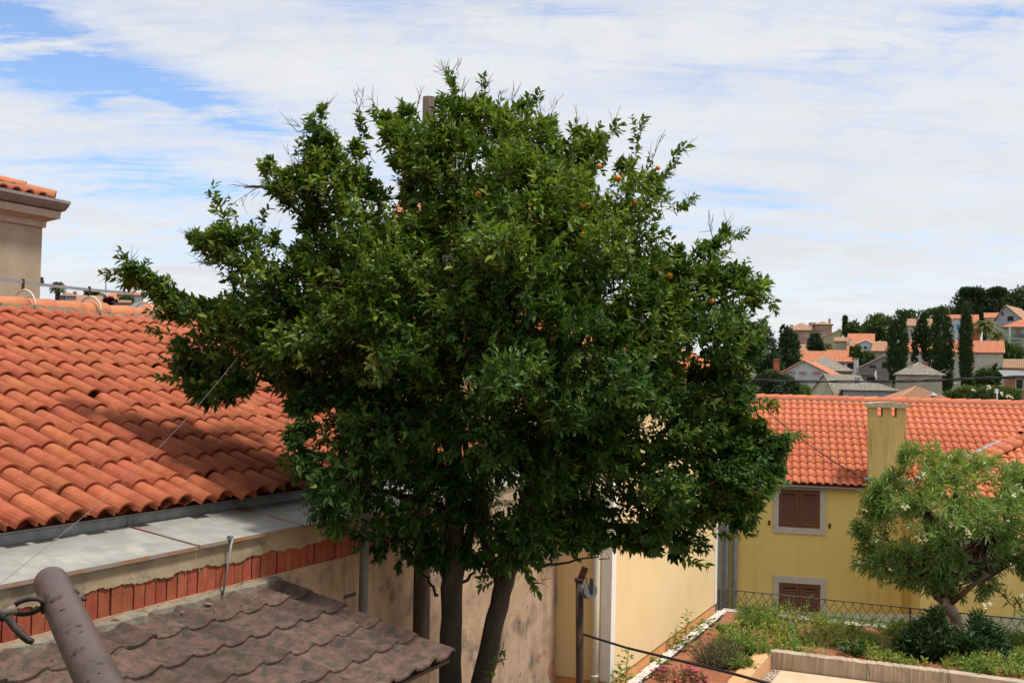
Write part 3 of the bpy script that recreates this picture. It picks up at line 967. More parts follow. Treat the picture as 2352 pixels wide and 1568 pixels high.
shutter_window(yel, 1788, 1884, 1126, 1208.5, 1775.5, 1897, 1118, 1222)
shutter_window(yel, 1788, 1884.5, 1342, 1428, 1775.5, 1898, 1327, 1441)
for (px, py) in ((1767, 1200), (1906, 1207)):
    p = onY(px, py, .03); MB().box(p - ye * .03 - EZ * .07, ye * .055, yn * .04, EZ * .13).build('shutter_stay', M_IRON, yel)
MB().box(onY(1976, 1155, .006), ye * .03, yn * .02, EZ * .26 + ye * .06).build('paint_mark', mat('red_mark', (.5, .10, .04), None), yel)
# pipes at the left end
for (px, r_) in ((1668, .075), (1688, .075)):
    s = ys_of(onY(px, 1300))
    MB().tube([YP(s, .10, z) for z in (-3, -1, 1, zE - .1)], r_, 10).build('downpipe', M_GREY, yel, smooth=True)
sg_ = ys_of(onY(1662, 1300))
MB().box(YP(sL - .4, .02, -3.2), ye * (sg_ - sL + .4), yn * .2, EZ * (zE + 3.1)).build('grey_end_wall', mat('grey_end', (.42, .38, .33), (.47, .43, .37), 3, .9), yel)
# chimney breast and stack
MB().box(YP(sC0, .14, -3.2), ye * (sC1 - sC0), yn * .2, EZ * (zE + 3.15)).build('chimney_breast', M_YELLOW, yel)
k1, k2 = ys_of(onY(1996, 1000, .16)), ys_of(onY(2081, 1000, .16))
zc0, zc1 = onY(2040, 1101, .16)[2], onY(2040, 957, .16)[2]
dpt = .62
stack = MB().box(YP(k1, .16, zc0 - .1), ye * (k2 - k1), yn * dpt, EZ * (zc1 - zc0 + .1)).build('chimney', M_YCHIM, yel)
ztop = onY(2040, 936, .16)[2]
cw = k2 - k1
for (a, b) in ((0, .045), (.155, .225), (.42, .60), (.80, 1.0)):
    pass
mb = MB()
for (a, b) in ((0, .22), (.37, .59), (.745, 1.0)):
    for d in (.16, .16 - dpt + .12):
        mb.box(YP(k1 + a * cw, d, zc1 + .001), ye * ((b - a) * cw), yn * .12, EZ * (ztop - zc1 - .002))
for e_ in (.0, .87):
    mb.box(YP(k1 + e_ * cw + .003, .16 - .27, zc1 + .001), ye * .12, yn * .10, EZ * (ztop - zc1 - .003))
mb.build('flue_piers', M_YCHIM, stack)
mb = MB()
v = []
for i in range(9):
    t = i / 8; zz = ztop + .10 + .045 * math.sin(PI * t)
    for d in (.25, .16 - dpt - .09): v += [YP(k1 - .07 + t * (cw + .14), d, zz - .06 - .02), YP(k1 - .07 + t * (cw + .14), d, zz)]
f = []
for i in range(8):
    a, b = 4 * i, 4 * i + 4
    f += [(a + 1, a + 3, b + 3, b + 1), (a, b, b + 2, a + 2), (a, a + 1, b + 1, b), (a + 2, b + 2, b + 3, a + 3)]
f += [(0, 2, 3, 1), (32, 33, 35, 34)]
for i in range(9):
    v[4 * i] = YP(k1 - .07 + i / 8 * (cw + .14), .25, ztop + .001); v[4 * i + 2] = YP(k1 - .07 + i / 8 * (cw + .14), .16 - dpt - .09, ztop + .001)
MB().add(v, f).build('chimney_cap', mat('cap_concrete', (.44, .38, .22), (.52, .47, .33), 5, .9, stain=(.30, .27, .15), stscale=3), stack)
mb = MB()
mb.box(YP(k1 - .12, .24, zc0 - .03), ye * (cw + .3), yn * .3, EZ * .05)
mb.build('flashing', M_GREY, stack)
# wing with hipped roof at the right
pW = 2.3
wing = MB().box(YP(sV, pW, -3.2), ye * (sR - sV), yn * (pW - .01), EZ * (zE + 3.19))
wing.build('wing_wall', M_YELLOW, yel)
tS = math.tan(SY); ov = .18; hwg = 3.2
mb = MB()
A = YP(sV - ov, pW + ov, zE + .03)
roof_plane(mb, A, yn, (ye + EZ * tS) * hwg, pW + ov + hwg, a=hwg, b=0.001 - hwg if False else 0, pitch=.21, amp=.05, rows=11, step=.02)
# trim the part that would pass through the main roof: keep only what lies in front of the valley
keep = MB()
for fc in mb.f:
    c = np.mean([mb.v[i] for i in fc], axis=0); s = ys_of(c); d = -(c - Y0).dot(yn)
    if (s - sV + ov) > -(d - GY_) - .05: keep.add([mb.v[i] for i in fc], [tuple(range(len(fc)))])
keep.build('wing_side_tiles', M_YTILE, yroof, kind='stuff')
mb = MB()
roof_plane(mb, YP(sV - ov, pW + ov, zE + .03), ye, (yn + EZ * tS) * hwg, 9.0, a=hwg, b=0, pitch=.21, amp=.07, rows=9, step=.03)
mb.build('wing_front_tiles', M_YTILE, yroof, kind='stuff')
hd = nrm(ye + yn + EZ * tS)
q = .1
while q < hwg * 1.45:
    yv = hd; xv = nrm(np.cross(yv, EZ)); zv = np.cross(xv, yv)
    link('ridge_tile', rcy, yroof, frame(YP(sV - ov, pW + ov, zE + .05) + hd * q + EZ * .06, xv, yv, zv))
    q += .42
vd = YP(sV - ov, GY_, zE + .08)
mb = MB().box(vd - ye * .05, ye * .16, hd * hwg * 1.3, EZ * .04)
mb.build('valley_flashing', M_GREY, yroof)
# pale stone window on the wing
for (x0, x1, y0, y1) in ((2195, 2275, 1238, 1330),):
    rr = ray(x0, y1); P0 = EYE + rr * ((k0 - pW) / rr.dot(yn)); rr = ray(x1, y0); P1 = EYE + rr * ((k0 - pW) / rr.dot(yn))
    s0, s1, z0, z1 = ys_of(P0), ys_of(P1), P0[2], P1[2]
    w_ = MB().box(YP(s0, pW + .03, z0), ye * (s1 - s0), yn * .05, EZ * (z1 - z0)).build('window', M_FRAME, yel)
    MB().box(YP(s0 + .14, pW + .036, z0 + .14), ye * (s1 - s0 - .28), yn * .03, EZ * (z1 - z0 - .28)).build('shutter', M_SHUT, w_)


# ================================================================== ORANGE TREE
ZT = 9.95
MAIN = [(372, 722), (345, 700), (300, 668), (262, 640), (258, 622), (298, 606), (345, 616), (392, 662), (432, 690), (500, 700), (522, 668), (505, 640), (470, 598), (432, 562), (436, 540), (475, 532), (520, 528), (560, 530),
        (600, 528), (640, 545), (662, 570), (690, 575), (694, 520), (650, 478), (600, 440), (598, 380), (640, 372), (690, 408), (702, 380), (690, 320), (690, 292), (738, 278), (770, 322), (820, 322), (848, 352), (852, 400), (884, 440),
        (905, 470), (925, 450), (900, 408), (876, 350), (872, 276), (905, 262), (940, 248), (975, 262), (1010, 232), (1045, 225), (1080, 240), (1110, 222), (1150, 256), (1185, 240), (1235, 240), (1262, 290), (1330, 300), (1388, 308),
        (1402, 345), (1428, 372), (1462, 366), (1510, 362), (1526, 420), (1520, 450), (1552, 482), (1548, 545), (1580, 590), (1612, 540), (1625, 522), (1664, 528), (1690, 548), (1640, 590), (1668, 620), (1722, 612), (1752, 645), (1770, 690), (1735, 715), (1746, 750),
        (1750, 790), (1738, 840), (1712, 880), (1735, 925), (1705, 960), (1722, 975), (1800, 978), (1818, 1005), (1790, 1050), (1800, 1095), (1755, 1150), (1736, 1200), (1700, 1230), (1640, 1245), (1588, 1282), (1520, 1282), (1440, 1262),
        (1370, 1262), (1300, 1262), (1240, 1282), (1180, 1310), (1110, 1318), (1060, 1300), (990, 1302), (930, 1288), (860, 1275), (800, 1250), (745, 1195), (705, 1150), (690, 1080), (650, 1060), (655, 1008), (672, 985), (690, 970), (672, 950),
        (640, 905), (590, 912), (540, 940), (470, 935), (420, 905), (395, 868), (410, 830), (398, 780), (372, 752)]
HOLES = [[(962, 205), (1012, 205), (1012, 285), (970, 292)], [(505, 668), (560, 645), (600, 640), (600, 680), (560, 690), (500, 696)], [(600, 560), (650, 575), (690, 590), (690, 640), (640, 640), (610, 610)],
         [(1560, 560), (1600, 590), (1605, 640), (1560, 620)], [(880, 425), (935, 430), (930, 478), (895, 470)],
         [(1410, 455), (1440, 440), (1450, 500), (1420, 520)], [(1130, 1075), (1165, 1070), (1240, 1085), (1240, 1112), (1150, 1118)], [(860, 1100), (950, 1090), (950, 1125), (870, 1135)]]
tree = thing('orange_tree', 'large orange tree with dense dark green crown and a few ripe oranges', 'tree', at(1060, 1700, ZT) * np.array([1, 1, 0]))
tree.location.z = -.3
WM[tree.name] = Matrix.Translation(tree.location)


def crown_points(n, poly, holes, z0, tmax, front=.62, gain=.8):
    P = np.asarray(poly, float)
    out = []
    tot = 0
    while tot < n:
        x = rng.uniform(P[:, 0].min(), P[:, 0].max(), n * 2); y = rng.uniform(P[:, 1].min(), P[:, 1].max(), n * 2)
        k = in_poly(x, y, poly)
        for h in holes: k &= ~in_poly(x, y, h)
        x, y = x[k], y[k]
        d = edge_dist(x, y, poly)
        k = d > 13
        x, y, d = x[k], y[k], d[k]
        th = np.minimum(tmax, .10 + gain * d * z0 / F)
        s = np.where(rng.uniform(0, 1, len(x)) < front, -1, 1) * np.sqrt(rng.uniform(0, 1, len(x)))
        zl = z0 - 1.05 * np.clip((930 - x) / 200, 0, 1) * np.clip((y - 900) / 120, 0, 1)     # low left sprays hang in front of the eave
        Z = zl + s * th
        D = np.stack([ray(a, b) for a, b in zip(x, y)])
        Q = EYE + D * (Z / D[:, 1])[:, None]
        w, u, z = Q @ EW, Q @ EU, Q[:, 2]
        roofz = Z_E + (W_E - w) * math.tan(SL) + .30
        bad = ((w < w_wall + .28) & (z < 3.35)) | ((w < W_E + .1) & (z < roofz)) | ((u > uF - .25) & (w < w_S + .2) & (z < 5.2))
        Q, d2 = Q[~bad], d[~bad]
        out.append(np.concatenate([Q, d2[:, None]], 1)); tot += len(Q)
    return np.concatenate(out)[:n]


NC = 2500
FW_ = [(rng.uniform(.018, .050), rng.uniform(0, 2 * PI), rng.uniform(0, 2 * PI)) for _ in range(9)]


def lobes(x, y, k=0):
    """slow waves that gather the foliage into lobes"""
    return sum(np.sin((x * math.cos(a) + y * math.sin(a)) * f_ + p + k * 2.1) for f_, a, p in FW_) / 3.0


AIRY = [([(640, 960), (1000, 960), (1010, 1320), (700, 1320)], .55), ([(1000, 1085), (1330, 1085), (1330, 1330), (1000, 1330)], .80), ([(1395, 280), (1640, 280), (1640, 620), (1395, 600)], .40), ([(1180, 230), (1395, 230), (1395, 420), (1180, 420)], .70),
        ([(240, 420), (730, 420), (730, 690), (240, 720)], .80), ([(1330, 1120), (1800, 1120), (1800, 1300), (1330, 1300)], .85), ([(860, 410), (1130, 400), (1130, 560), (900, 560)], .85), ([(1600, 600), (1800, 600), (1800, 760), (1600, 760)], .75)]


def thin_out(q):
    x, y = to_px(q[:, :3])
    kp = np.clip(.92 + .60 * lobes(x, y) + .2 * (q[:, 3] < 40), .16, 1)
    for poly, f_ in AIRY: kp = np.where(in_poly(x, y, poly), kp * f_, kp)
    kp = np.where(in_poly(x, y, [(470, 700), (820, 700), (830, 960), (560, 920), (430, 900)]), np.maximum(kp, .75), kp)
    for full in ([(235, 585), (460, 600), (520, 780), (235, 730)], [(1000, 430), (1140, 430), (1140, 590), (1000, 590)]): kp = np.where(in_poly(x, y, full), np.maximum(kp, .95), kp)
    kp = np.where(in_poly(x, y, [(1640, 930), (1840, 950), (1840, 1130), (1640, 1180)]), np.maximum(kp, .9), kp)
    q = q[rng.uniform(0, 1, len(q)) < kp]
    x, y = to_px(q[:, :3])
    amt = np.clip(q[:, 3] / 160, 0, 1)
    sh = .42 * lobes(x, y, 1) * amt + np.clip((y - 800) / 500, -.5, 1) * .35 * amt
    d = q[:, :3] - EYE
    q2 = q.copy(); q2[:, :3] = EYE + d * ((d[:, 1] + sh) / d[:, 1])[:, None]
    w, u, z = q2[:, :3] @ EW, q2[:, :3] @ EU, q2[:, 2]
    bad = ((w < w_wall + .28) & (z < 3.35)) | ((w < W_E + .1) & (z < Z_E + (W_E - w) * math.tan(SL) + .30)) | ((u > uF - .25) & (w < w_S + .2) & (z < 5.2))
    return np.where(bad[:, None], q, q2)


cl = thin_out(crown_points(NC, MAIN, HOLES, ZT, 1.65))
cen = at(1090, 900, ZT)
# extra shoots that stick out of the outline
SPIKES = [((480, 720), (285, 628), 26), ((470, 740), (310, 640), 24), ((460, 700), (330, 618), 20), ((440, 745), (360, 690), 12), ((520, 530), (492, 438), 7), ((560, 530), (535, 470), 3), ((1042, 230), (1036, 178), 7), ((1110, 225), (1108, 200), 2), ((740, 285), (740, 262), 4), ((830, 330), (832, 285), 6), ((1455, 365), (1472, 278), 6), ((1520, 420), (1562, 345), 6),
          ((1545, 490), (1580, 462), 4), ((1640, 560), (1700, 540), 6), ((300, 610), (292, 600), 3), ((280, 640), (252, 628), 3), ((1760, 1005), (1826, 1000), 7), ((1740, 660), (1775, 700), 4), ((1395, 310), (1405, 300), 3), ((1240, 245), (1236, 232), 2),
          ((1735, 930), (1770, 925), 4), ((1200, 1290), (1225, 1345), 5), ((1640, 1240), (1735, 1225), 4), ((400, 770), (360, 762), 3), ((420, 880), (372, 872), 3), ((600, 525), (610, 500), 3), ((880, 280), (868, 262), 3), ((1560, 1280), (1600, 1290), 3), ((720, 985), (640, 1062), 6), ((1180, 1300), (1110, 1335), 4)]
P0, D0, SL0, YO = [], [], [], []
out_dir = nrm
for q in cl:
    p, dpx = q[:3], q[3]
    o = nrm((p - cen) * np.array([1, 1.2, 1.0]))
    ns_ = rng.integers(7, 11)
    cd = nrm(o * .9 + np.array([0, -.15, .55]) + rng.normal(0, .35, 3))
    rad = min(.115, dpx * ZT / F * .5)
    sh_ = np.clip(.35 + dpx / 110, .35, 1)
    cy_ = o[2] * .60 + rng.normal(.18, .26) - (dpx > 260) * .06  # higher clumps paler: young growth, plus top light put into the leaf colour
    for _ in range(ns_):
        P0.append(p + rng.normal(0, 1, 3) * rad * np.array([.8, .8, .62]))
        D0.append(cd + rng.normal(0, .42, 3) + np.array([0, 0, .25 if o[2] > -.2 else -.1])); SL0.append(rng.uniform(.11, .21) * sh_)
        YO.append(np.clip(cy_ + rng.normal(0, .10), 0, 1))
for (a, b, n_) in SPIKES:
    A, B = at(*a, ZT - .05), at(*b, ZT - .05)
    for i in range(n_):
        t = (i + rng.uniform(0, .8)) / n_
        P0.append(A + (B - A) * t + rng.normal(0, .012, 3)); D0.append(nrm(B - A) + rng.normal(0, .25, 3)); SL0.append(.12); YO.append(.55)
P0, D0, SL0, YO = map(np.array, (P0, D0, SL0, YO))
Pl, Dl, Ll, ids = shoots(P0, D0, 11, SL0, .072, .3, .95, .20)
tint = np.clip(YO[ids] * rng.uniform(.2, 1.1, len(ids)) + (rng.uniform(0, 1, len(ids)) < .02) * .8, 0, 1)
# the leaves that show largest are parts of their own
dist = np.linalg.norm(Pl - EYE, axis=1)
px, py = to_px(Pl)
vis = (px > 0) & (px < 2352) & (py > 0) & (py < 1560)
edge = (dist + rng.uniform(0, 1.6, len(dist)))
pick = np.argsort(np.where(vis, edge, 1e9))[:290]
keep = np.ones(len(Pl), bool); keep[pick] = False
V, Tt, fr = leaf_geo(LEAF8, Pl[keep], Dl[keep], Ll[keep], Ll[keep] * .44)
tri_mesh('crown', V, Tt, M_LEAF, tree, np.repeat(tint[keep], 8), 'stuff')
V1, T1, _ = leaf_geo(LEAF8, np.zeros((1, 3)), np.array([[1.0, 0, 0]]), .088, .039)
lv, lf = LEAF8
lme = bpy.data.meshes.new('leaf'); lme.from_pydata((lv * np.array([.088, .039, .088])).tolist(), [], [tuple(int(i) for i in q) for q in lf]); lme.materials.append(M_LEAFP)
lme.polygons.foreach_set('use_smooth', [True] * 8); lme.update()
V_, T_, (pp_, dd_, ss_, nn_) = leaf_geo(LEAF8, Pl[pick], Dl[pick], Ll[pick], Ll[pick] * .44)
for i in range(len(pick)):
    x = dd_[i]; z = nn_[i]; y = np.cross(z, x)
    link('leaf', lme, tree, frame(pp_[i], x, y, z) @ Matrix.Scale(float(Ll[pick][i] / .088), 4))

# trunks, limbs and a skeleton that reaches the foliage clumps
TR1 = [(1033, 1960, 0, .125), (1036, 1760, 0, .112), (1034, 1560, 0, .101), (1035, 1450, 0, .097), (1037, 1350, 0, .096), (1041, 1290, 0, .092), (1045, 1180, .05, .086), (1044, 1060, .05, .08), (1030, 940, .0, .070), (1050, 780, .0, .055), (1075, 620, 0, .042), (1090, 470, 0, .03), (1075, 340, 0, .018), (1050, 240, 0, .008)]
TR2 = [(1040, 1960, -.15, .110), (1075, 1720, -.15, .100), (1106, 1568, -.12, .092), (1131, 1450, -.1, .088), (1152, 1360, -.08, .086), (1172, 1290, -.05, .085), (1205, 1180, 0, .08), (1250, 1040, 0, .066), (1300, 860, 0, .05), (1370, 660, 0, .036), (1430, 500, 0, .022), (1455, 380, 0, .01)]
LIMBS = [[(1040, 1370, .02, .05), (1062, 1290, .02, .05), (1082, 1200, .05, .046), (1110, 1080, .1, .04), (1150, 940, .1, .03), (1180, 800, .1, .018)],
         [(1150, 1370, -.05, .04), (1120, 1270, .0, .04), (1098, 1150, .1, .036), (1070, 1000, .2, .028), (1000, 860, .2, .018)],
         [(1044, 1120, .05, .060), (960, 1010, .15, .05), (820, 940, .15, .042), (690, 860, .15, .034), (560, 770, .15, .026), (430, 700, .15, .018), (330, 640, 0, .008)],
         [(1036, 1000, .0, .05), (900, 800, .15, .04), (800, 640, .15, .032), (720, 520, .15, .024), (640, 440, .15, .015), (560, 430, 0, .006)],
         [(820, 940, .15, .034), (740, 760, .15, .028), (640, 650, .15, .02), (540, 570, 0, .011), (450, 550, 0, .005)],
         [(1040, 860, 0, .04), (960, 640, .15, .03), (880, 480, .15, .022), (800, 370, .15, .013), (735, 290, 0, .005)],
         [(1215, 1140, 0, .055), (1360, 1080, .15, .044), (1500, 1040, .15, .034), (1640, 1010, .15, .022), (1780, 1000, .15, .008)],
         [(1250, 1040, 0, .05), (1400, 880, .15, .04), (1540, 760, .15, .028), (1660, 690, .15, .016), (1740, 650, 0, .006)],
         [(1400, 880, .15, .03), (1500, 740, .1, .026), (1565, 640, 0, .020), (1630, 575, 0, .013), (1690, 545, 0, .005)],
         [(1300, 860, 0, .036), (1280, 640, .2, .026), (1260, 440, .1, .016), (1230, 260, 0, .006)],
         [(1205, 1180, 0, .05), (1330, 1200, .15, .036), (1470, 1210, .15, .024), (1620, 1200, .15, .012)],
         [(1046, 1180, 0, .042), (930, 1140, .15, .034), (820, 1110, .15, .024), (720, 1070, .15, .012)],
         [(1180, 1280, 0, .03), (1240, 1300, .15, .016), (1330, 1290, .15, .009), (1400, 1282, .15, .004)],
         [(1008, 1368, 0, .014), (985, 1335, .15, .011), (960, 1310, .15, .007)], [(1062, 1335, 0, .016), (1092, 1318, .15, .013), (1105, 1290, .15, .010), (1100, 1260, .15, .006)]]
nodes, nrad = [], []
mb = MB()
for path, nm in ((TR1, 'trunk'), (TR2, 'trunk')):
    pts = [at(a, b, ZT + o) for a, b, o, r_ in path]
    rr = [r_ * 1.05 for *_, r_ in path]
    # smooth it
    P2, R2 = [], []
    for i in range(len(pts) - 1):
        for t in (0, .33, .66):
            P2.append(pts[i] * (1 - t) + pts[i + 1] * t + rng.normal(0, .004, 3)); R2.append(rr[i] * (1 - t) + rr[i + 1] * t + rng.normal(0, .003))
    P2.append(pts[-1]); R2.append(rr[-1])
    MB().tube(P2, R2, 10).build('trunk', M_BARK, tree, smooth=True)
    nodes += [p for p, r_ in zip(P2, R2) if p[2] > 2.6]; nrad += [r_ for p, r_ in zip(P2, R2) if p[2] > 2.6]
for path in LIMBS:
    pts = [at(a, b, ZT + o) for a, b, o, r_ in path]; rr = [r_ for *_, r_ in path]
    P2, R2 = [], []
    for i in range(len(pts) - 1):
        for t in (0, .25, .5, .75):
            P2.append(pts[i] * (1 - t) + pts[i + 1] * t + rng.normal(0, .014, 3)); R2.append(rr[i] * (1 - t) + rr[i + 1] * t)
    P2.append(pts[-1]); R2.append(rr[-1])
    MB().tube(P2, R2, 7).build('limb', M_BARK, tree, smooth=True)
    nodes += P2; nrad += R2
NP = np.array(nodes); NR = np.array(nrad)
targets = cl[:, :3]
o = np.argsort([np.min(np.linalg.norm(NP - t, axis=1)) for t in targets])
mbb = MB()
for i in o[::1]:
    t = targets[i]
    dd = np.linalg.norm(NP - t, axis=1) + .35 * np.maximum(0, NP[:, 2] - t[2])
    j = int(np.argmin(dd)); a = NP[j]; L_ = np.linalg.norm(t - a)
    if L_ < .06: continue
    r0 = min(NR[j] * .6, .006 + .011 * L_)
    mid = (a + t) / 2 + rng.normal(0, .06 * L_, 3) - np.array([0, 0, .06 * L_])
    pts = [a, (a + mid) / 2 + rng.normal(0, .02 * L_, 3), mid, (mid + t) / 2 + rng.normal(0, .02 * L_, 3), t]
    mbb.tube(pts, [r0, r0 * .85, r0 * .65, r0 * .5, .0025], 5, caps=False)
    NP = np.concatenate([NP, np.array(pts[2:4])]); NR = np.concatenate([NR, [r0 * .65, r0 * .5]])
mbb.build('branches', M_BARK, tree, kind='stuff', smooth=True)
# bare twigs at the top and along the open lobes, and one axis per outer shoot
mbt = MB()
TW = [((1045, 240), (1012, 135)), ((1040, 200), (1056, 135)), ((1035, 190), (1018, 150)), ((1100, 215), (1104, 175)), ((830, 300), (812, 205)), ((815, 230), (836, 205)), ((880, 280), (852, 225)), ((700, 300), (655, 272)), ((720, 300), (728, 245)), ((735, 290), (752, 240)),
      ((600, 440), (535, 425)), ((590, 450), (545, 460)), ((1160, 250), (1148, 205)), ((1170, 250), (1180, 200)), ((1220, 245), (1225, 220)), ((1250, 260), (1280, 235)), ((1385, 310), (1415, 275)), ((1330, 300), (1325, 262)), ((1500, 365), (1520, 310)), ((1480, 300), (1476, 266)),
      ((1560, 350), (1578, 340)), ((1690, 540), (1712, 532)), ((1630, 525), (1628, 482)), ((1660, 530), (1672, 505)), ((480, 640), (455, 600)), ((500, 610), (460, 602)), ((440, 545), (425, 530)), ((540, 510), (515, 495)), ((290, 610), (258, 630)), ((300, 605), (304, 592)), ((1070, 240), (1062, 200)), ((1110, 230), (1120, 190)),
      ((690, 380), (660, 350)), ((700, 400), (665, 380)), ((960, 265), (968, 210)), ((1575, 480), (1590, 455)), ((500, 1040), (470, 1060)), ((730, 1215), (680, 1168)), ((1240, 1320), (1250, 1330))]
for a, b in TW:
    pxs, pys = to_px(P0); near = np.hypot(pxs - a[0], pys - a[1]); kk = int(np.argmin(near))
    if near[kk] > 70: continue
    A = P0[kk]; B = at(*b, A[1] + rng.uniform(-.06, .06)); v = B - A
    m1 = A + v * .5 + rng.normal(0, .02, 3)
    mbt.tube([A, m1, B], [.005, .0038, .0018], 4, caps=False)
    for _ in range(6):
        t = rng.uniform(.25, .95); s_ = A + v * t
        e_ = s_ + nrm(v + rng.normal(0, .6, 3) * np.linalg.norm(v)) * rng.uniform(.05, .17)
        mbt.tube([s_, (s_ + e_) / 2 + rng.normal(0, .006, 3), e_], [.0028, .0022, .0012], 3, caps=False)
top = (P0 - cen)[:, 2] > .2
for i in np.where(rng.uniform(0, 1, len(P0)) < .25)[0]:
    d = nrm(D0[i]); e_ = P0[i] + d * SL0[i]
    mbt.tube([P0[i] - d * .08, P0[i], e_ + (d * rng.uniform(.05, .14) if rng.uniform() < .22 and top[i] else 0)], [.004, .003, .0013], 3, caps=False)
mbt.build('twigs', M_TWIG, tree, kind='stuff')
# oranges
bmo = bmesh.new(); bmesh.ops.create_uvsphere(bmo, u_segments=14, v_segments=10, radius=.031)
ome = bpy.data.meshes.new('orange'); bmo.to_mesh(ome); bmo.free(); ome.materials.append(M_ORANGE)
ome.polygons.foreach_set('use_smooth', [True] * len(ome.polygons))
for (x, y, s_) in ((1419, 410, 1.08), (1335, 472, .95), (1349, 473, .9), (1457, 466, .85), (1511, 386, .75), (1376, 382, .8), (1308, 528, .8), (1340, 539, .85), (1509, 619, 1.08), (1538, 634, 1.05), (1466, 665, .9), (1562, 612, .85), (1633, 691, .85), (1100, 447, .95), (1306, 774, .8), (1498, 680, .7)):
    d = edge_dist(np.array([float(x)]), np.array([float(y)]), MAIN)[0]
    th = min(1.65, .10 + .8 * d * ZT / F)
    p = at(x, y, ZT - th - .05)
    link('orange', ome, tree, frame(p, (1, 0, 0), (0, 1, 0), (0, 0, 1)) @ Matrix.Scale(s_, 4))

sap = thing('sapling', 'small leafy sprout beside the foot of the leaning trunk', 'sapling', at(1120, 1600, 9.5) * np.array([1, 1, 0]))
a, b = at(1116, 1600, 9.5), at(1150, 1492, 9.5)
stp = [np.array([a[0], a[1], 0.0]), a] + [a + (b - a) * t + rng.normal(0, .006, 3) for t in (.3, .6, 1)]
MB().tube(stp, [.007, .006, .005, .004, .002], 5).build('stem', M_TWIG, sap)
SPp = np.array([a + (b - a) * t for t in np.linspace(-.3, 1, 9)] + [at(1136, 1530, 9.5), at(1128, 1560, 9.45)])
P_, D_, L_, id_ = shoots(SPp, rng.normal(0, .5, (11, 3)) + np.array([0, -.3, .4]), 3, .05, .085, .3, 1.2, .1)
V, Tt, _ = leaf_geo(LEAF8, P_, D_, L_, L_ * .55)
tri_mesh('foliage', V, Tt, M_LEAF, sap, np.repeat(rng.uniform(.1, .5, len(P_)), 8))

# ================================================================== POLES, WIRES, PULLEY
def up_pole(name, label, cat, pxb, pyb, pxt, pyt, Z, rb, rt, m_, n=12, zlow=None, root_z=0.0):
    a, b = at(pxb, pyb, Z), at(pxt, pyt, Z)
    d = (b - a) / (b[2] - a[2])
    base = a + d * (root_z - a[2])
    t_ = thing(name, label, cat, base)
    pts = [base + (b - base) * t for t in np.linspace(0, 1, 7)]
    o = MB().tube(pts, list(np.linspace(rb, rt, 7)), n).build('pole', m_, t_, smooth=True)
    return t_, base, b


up_pole('utility_pole', 'weathered wooden pole rising through the orange tree crown', 'pole', 967, 1480, 986, 224, 10.9, .094, .066, M_POLEWOOD, 14, root_z=-.5)
gp, _, _ = up_pole('vent_pipe', 'slim grey metal pipe standing in front of the old plaster wall', 'pipe', 833, 1430, 845, 930, 9.75, .044, .040, mat('dull_pipe', (.13, .128, .12), (.18, .172, .16), 5, .75, stain=(.10, .08, .065), stscale=5), 10, root_z=-.5)
pl, pb_, pt_ = up_pole('washing_line_post', 'rusty iron post carrying a grey pulley wheel in front of the cream wall', 'post', 1332, 1568, 1331, 1331, 7.4, .0275, .0265, M_RUST2, 12, root_z=-.3)
ptop = at(1330, 1331, 7.4)
MB().tube([ptop - EZ * .01, ptop + EZ * .012], .031, 12).build('cap', M_RUST2, pl, smooth=True)
b0_, b1_ = at(1334, 1330, 7.4), at(1345, 1301, 7.38)
v = b1_ - b0_; sd_ = nrm(np.cross(v, fw))
MB().box(b0_ - sd_ * .022 - fw * .01, sd_ * .044, fw * .03, v).build('bracket', mat('rust_bracket', (.07, .025, .014), (.12, .045, .02), 20, .8), pl, bevel=.003)
MB().tube([at(1343, 1322, 7.37), at(1348, 1329, 7.36), at(1346, 1340, 7.36)], .004, 5).build('hook', M_RUST2, pl)
pc_ = at(1352, 1356, 7.35); ax = nrm(np.array([.45, -.86, .22]))
MB().tube([pc_ - ax * .026, pc_ - ax * .021, pc_ - ax * .014, pc_ + ax * .014, pc_ + ax * .021, pc_ + ax * .026], [.052, .052, .040, .040, .052, .052], 20).build('pulley_wheel', mat('pulley_grey', (.075, .08, .08), (.11, .11, .105), 9, .6), pl)
MB().box(pc_ + ax * .030 - sd_ * .013 - EZ * .02, sd_ * .022, ax * .006, EZ * .10).build('pulley_strap', M_IRON, pl)
lp = [at(1340, 1456, 7.4), at(1440, 1487, 6.7), at(1560, 1516, 6.1), at(1680, 1545, 5.6), at(1790, 1576, 5.2), at(1900, 1604, 4.9)]
lp = [lp[i] * (1 - t) + lp[i + 1] * t for i in range(5) for t in (0, .5)] + [lp[-1]]
tag(MB().tube(lp, [.0078] * len(lp), 8).build('washing_line', M_CABLE, smooth=True), 'thick black line running from the rusty post across the gravel and flower bed', 'line')
# slack thin wire from lower left into the tree
a, b = at(-40, 1372, 4.2), at(545, 822, 8.9)
pts = [a + (b - a) * t - EZ * .10 * math.sin(PI * t) for t in np.linspace(0, 1, 14)]
tag(MB().tube(pts, [.0014] * 14, 5).build('clothes_wire', M_WIRE, smooth=True), 'thin pale wire crossing the tiled roof up into the orange tree', 'wire')
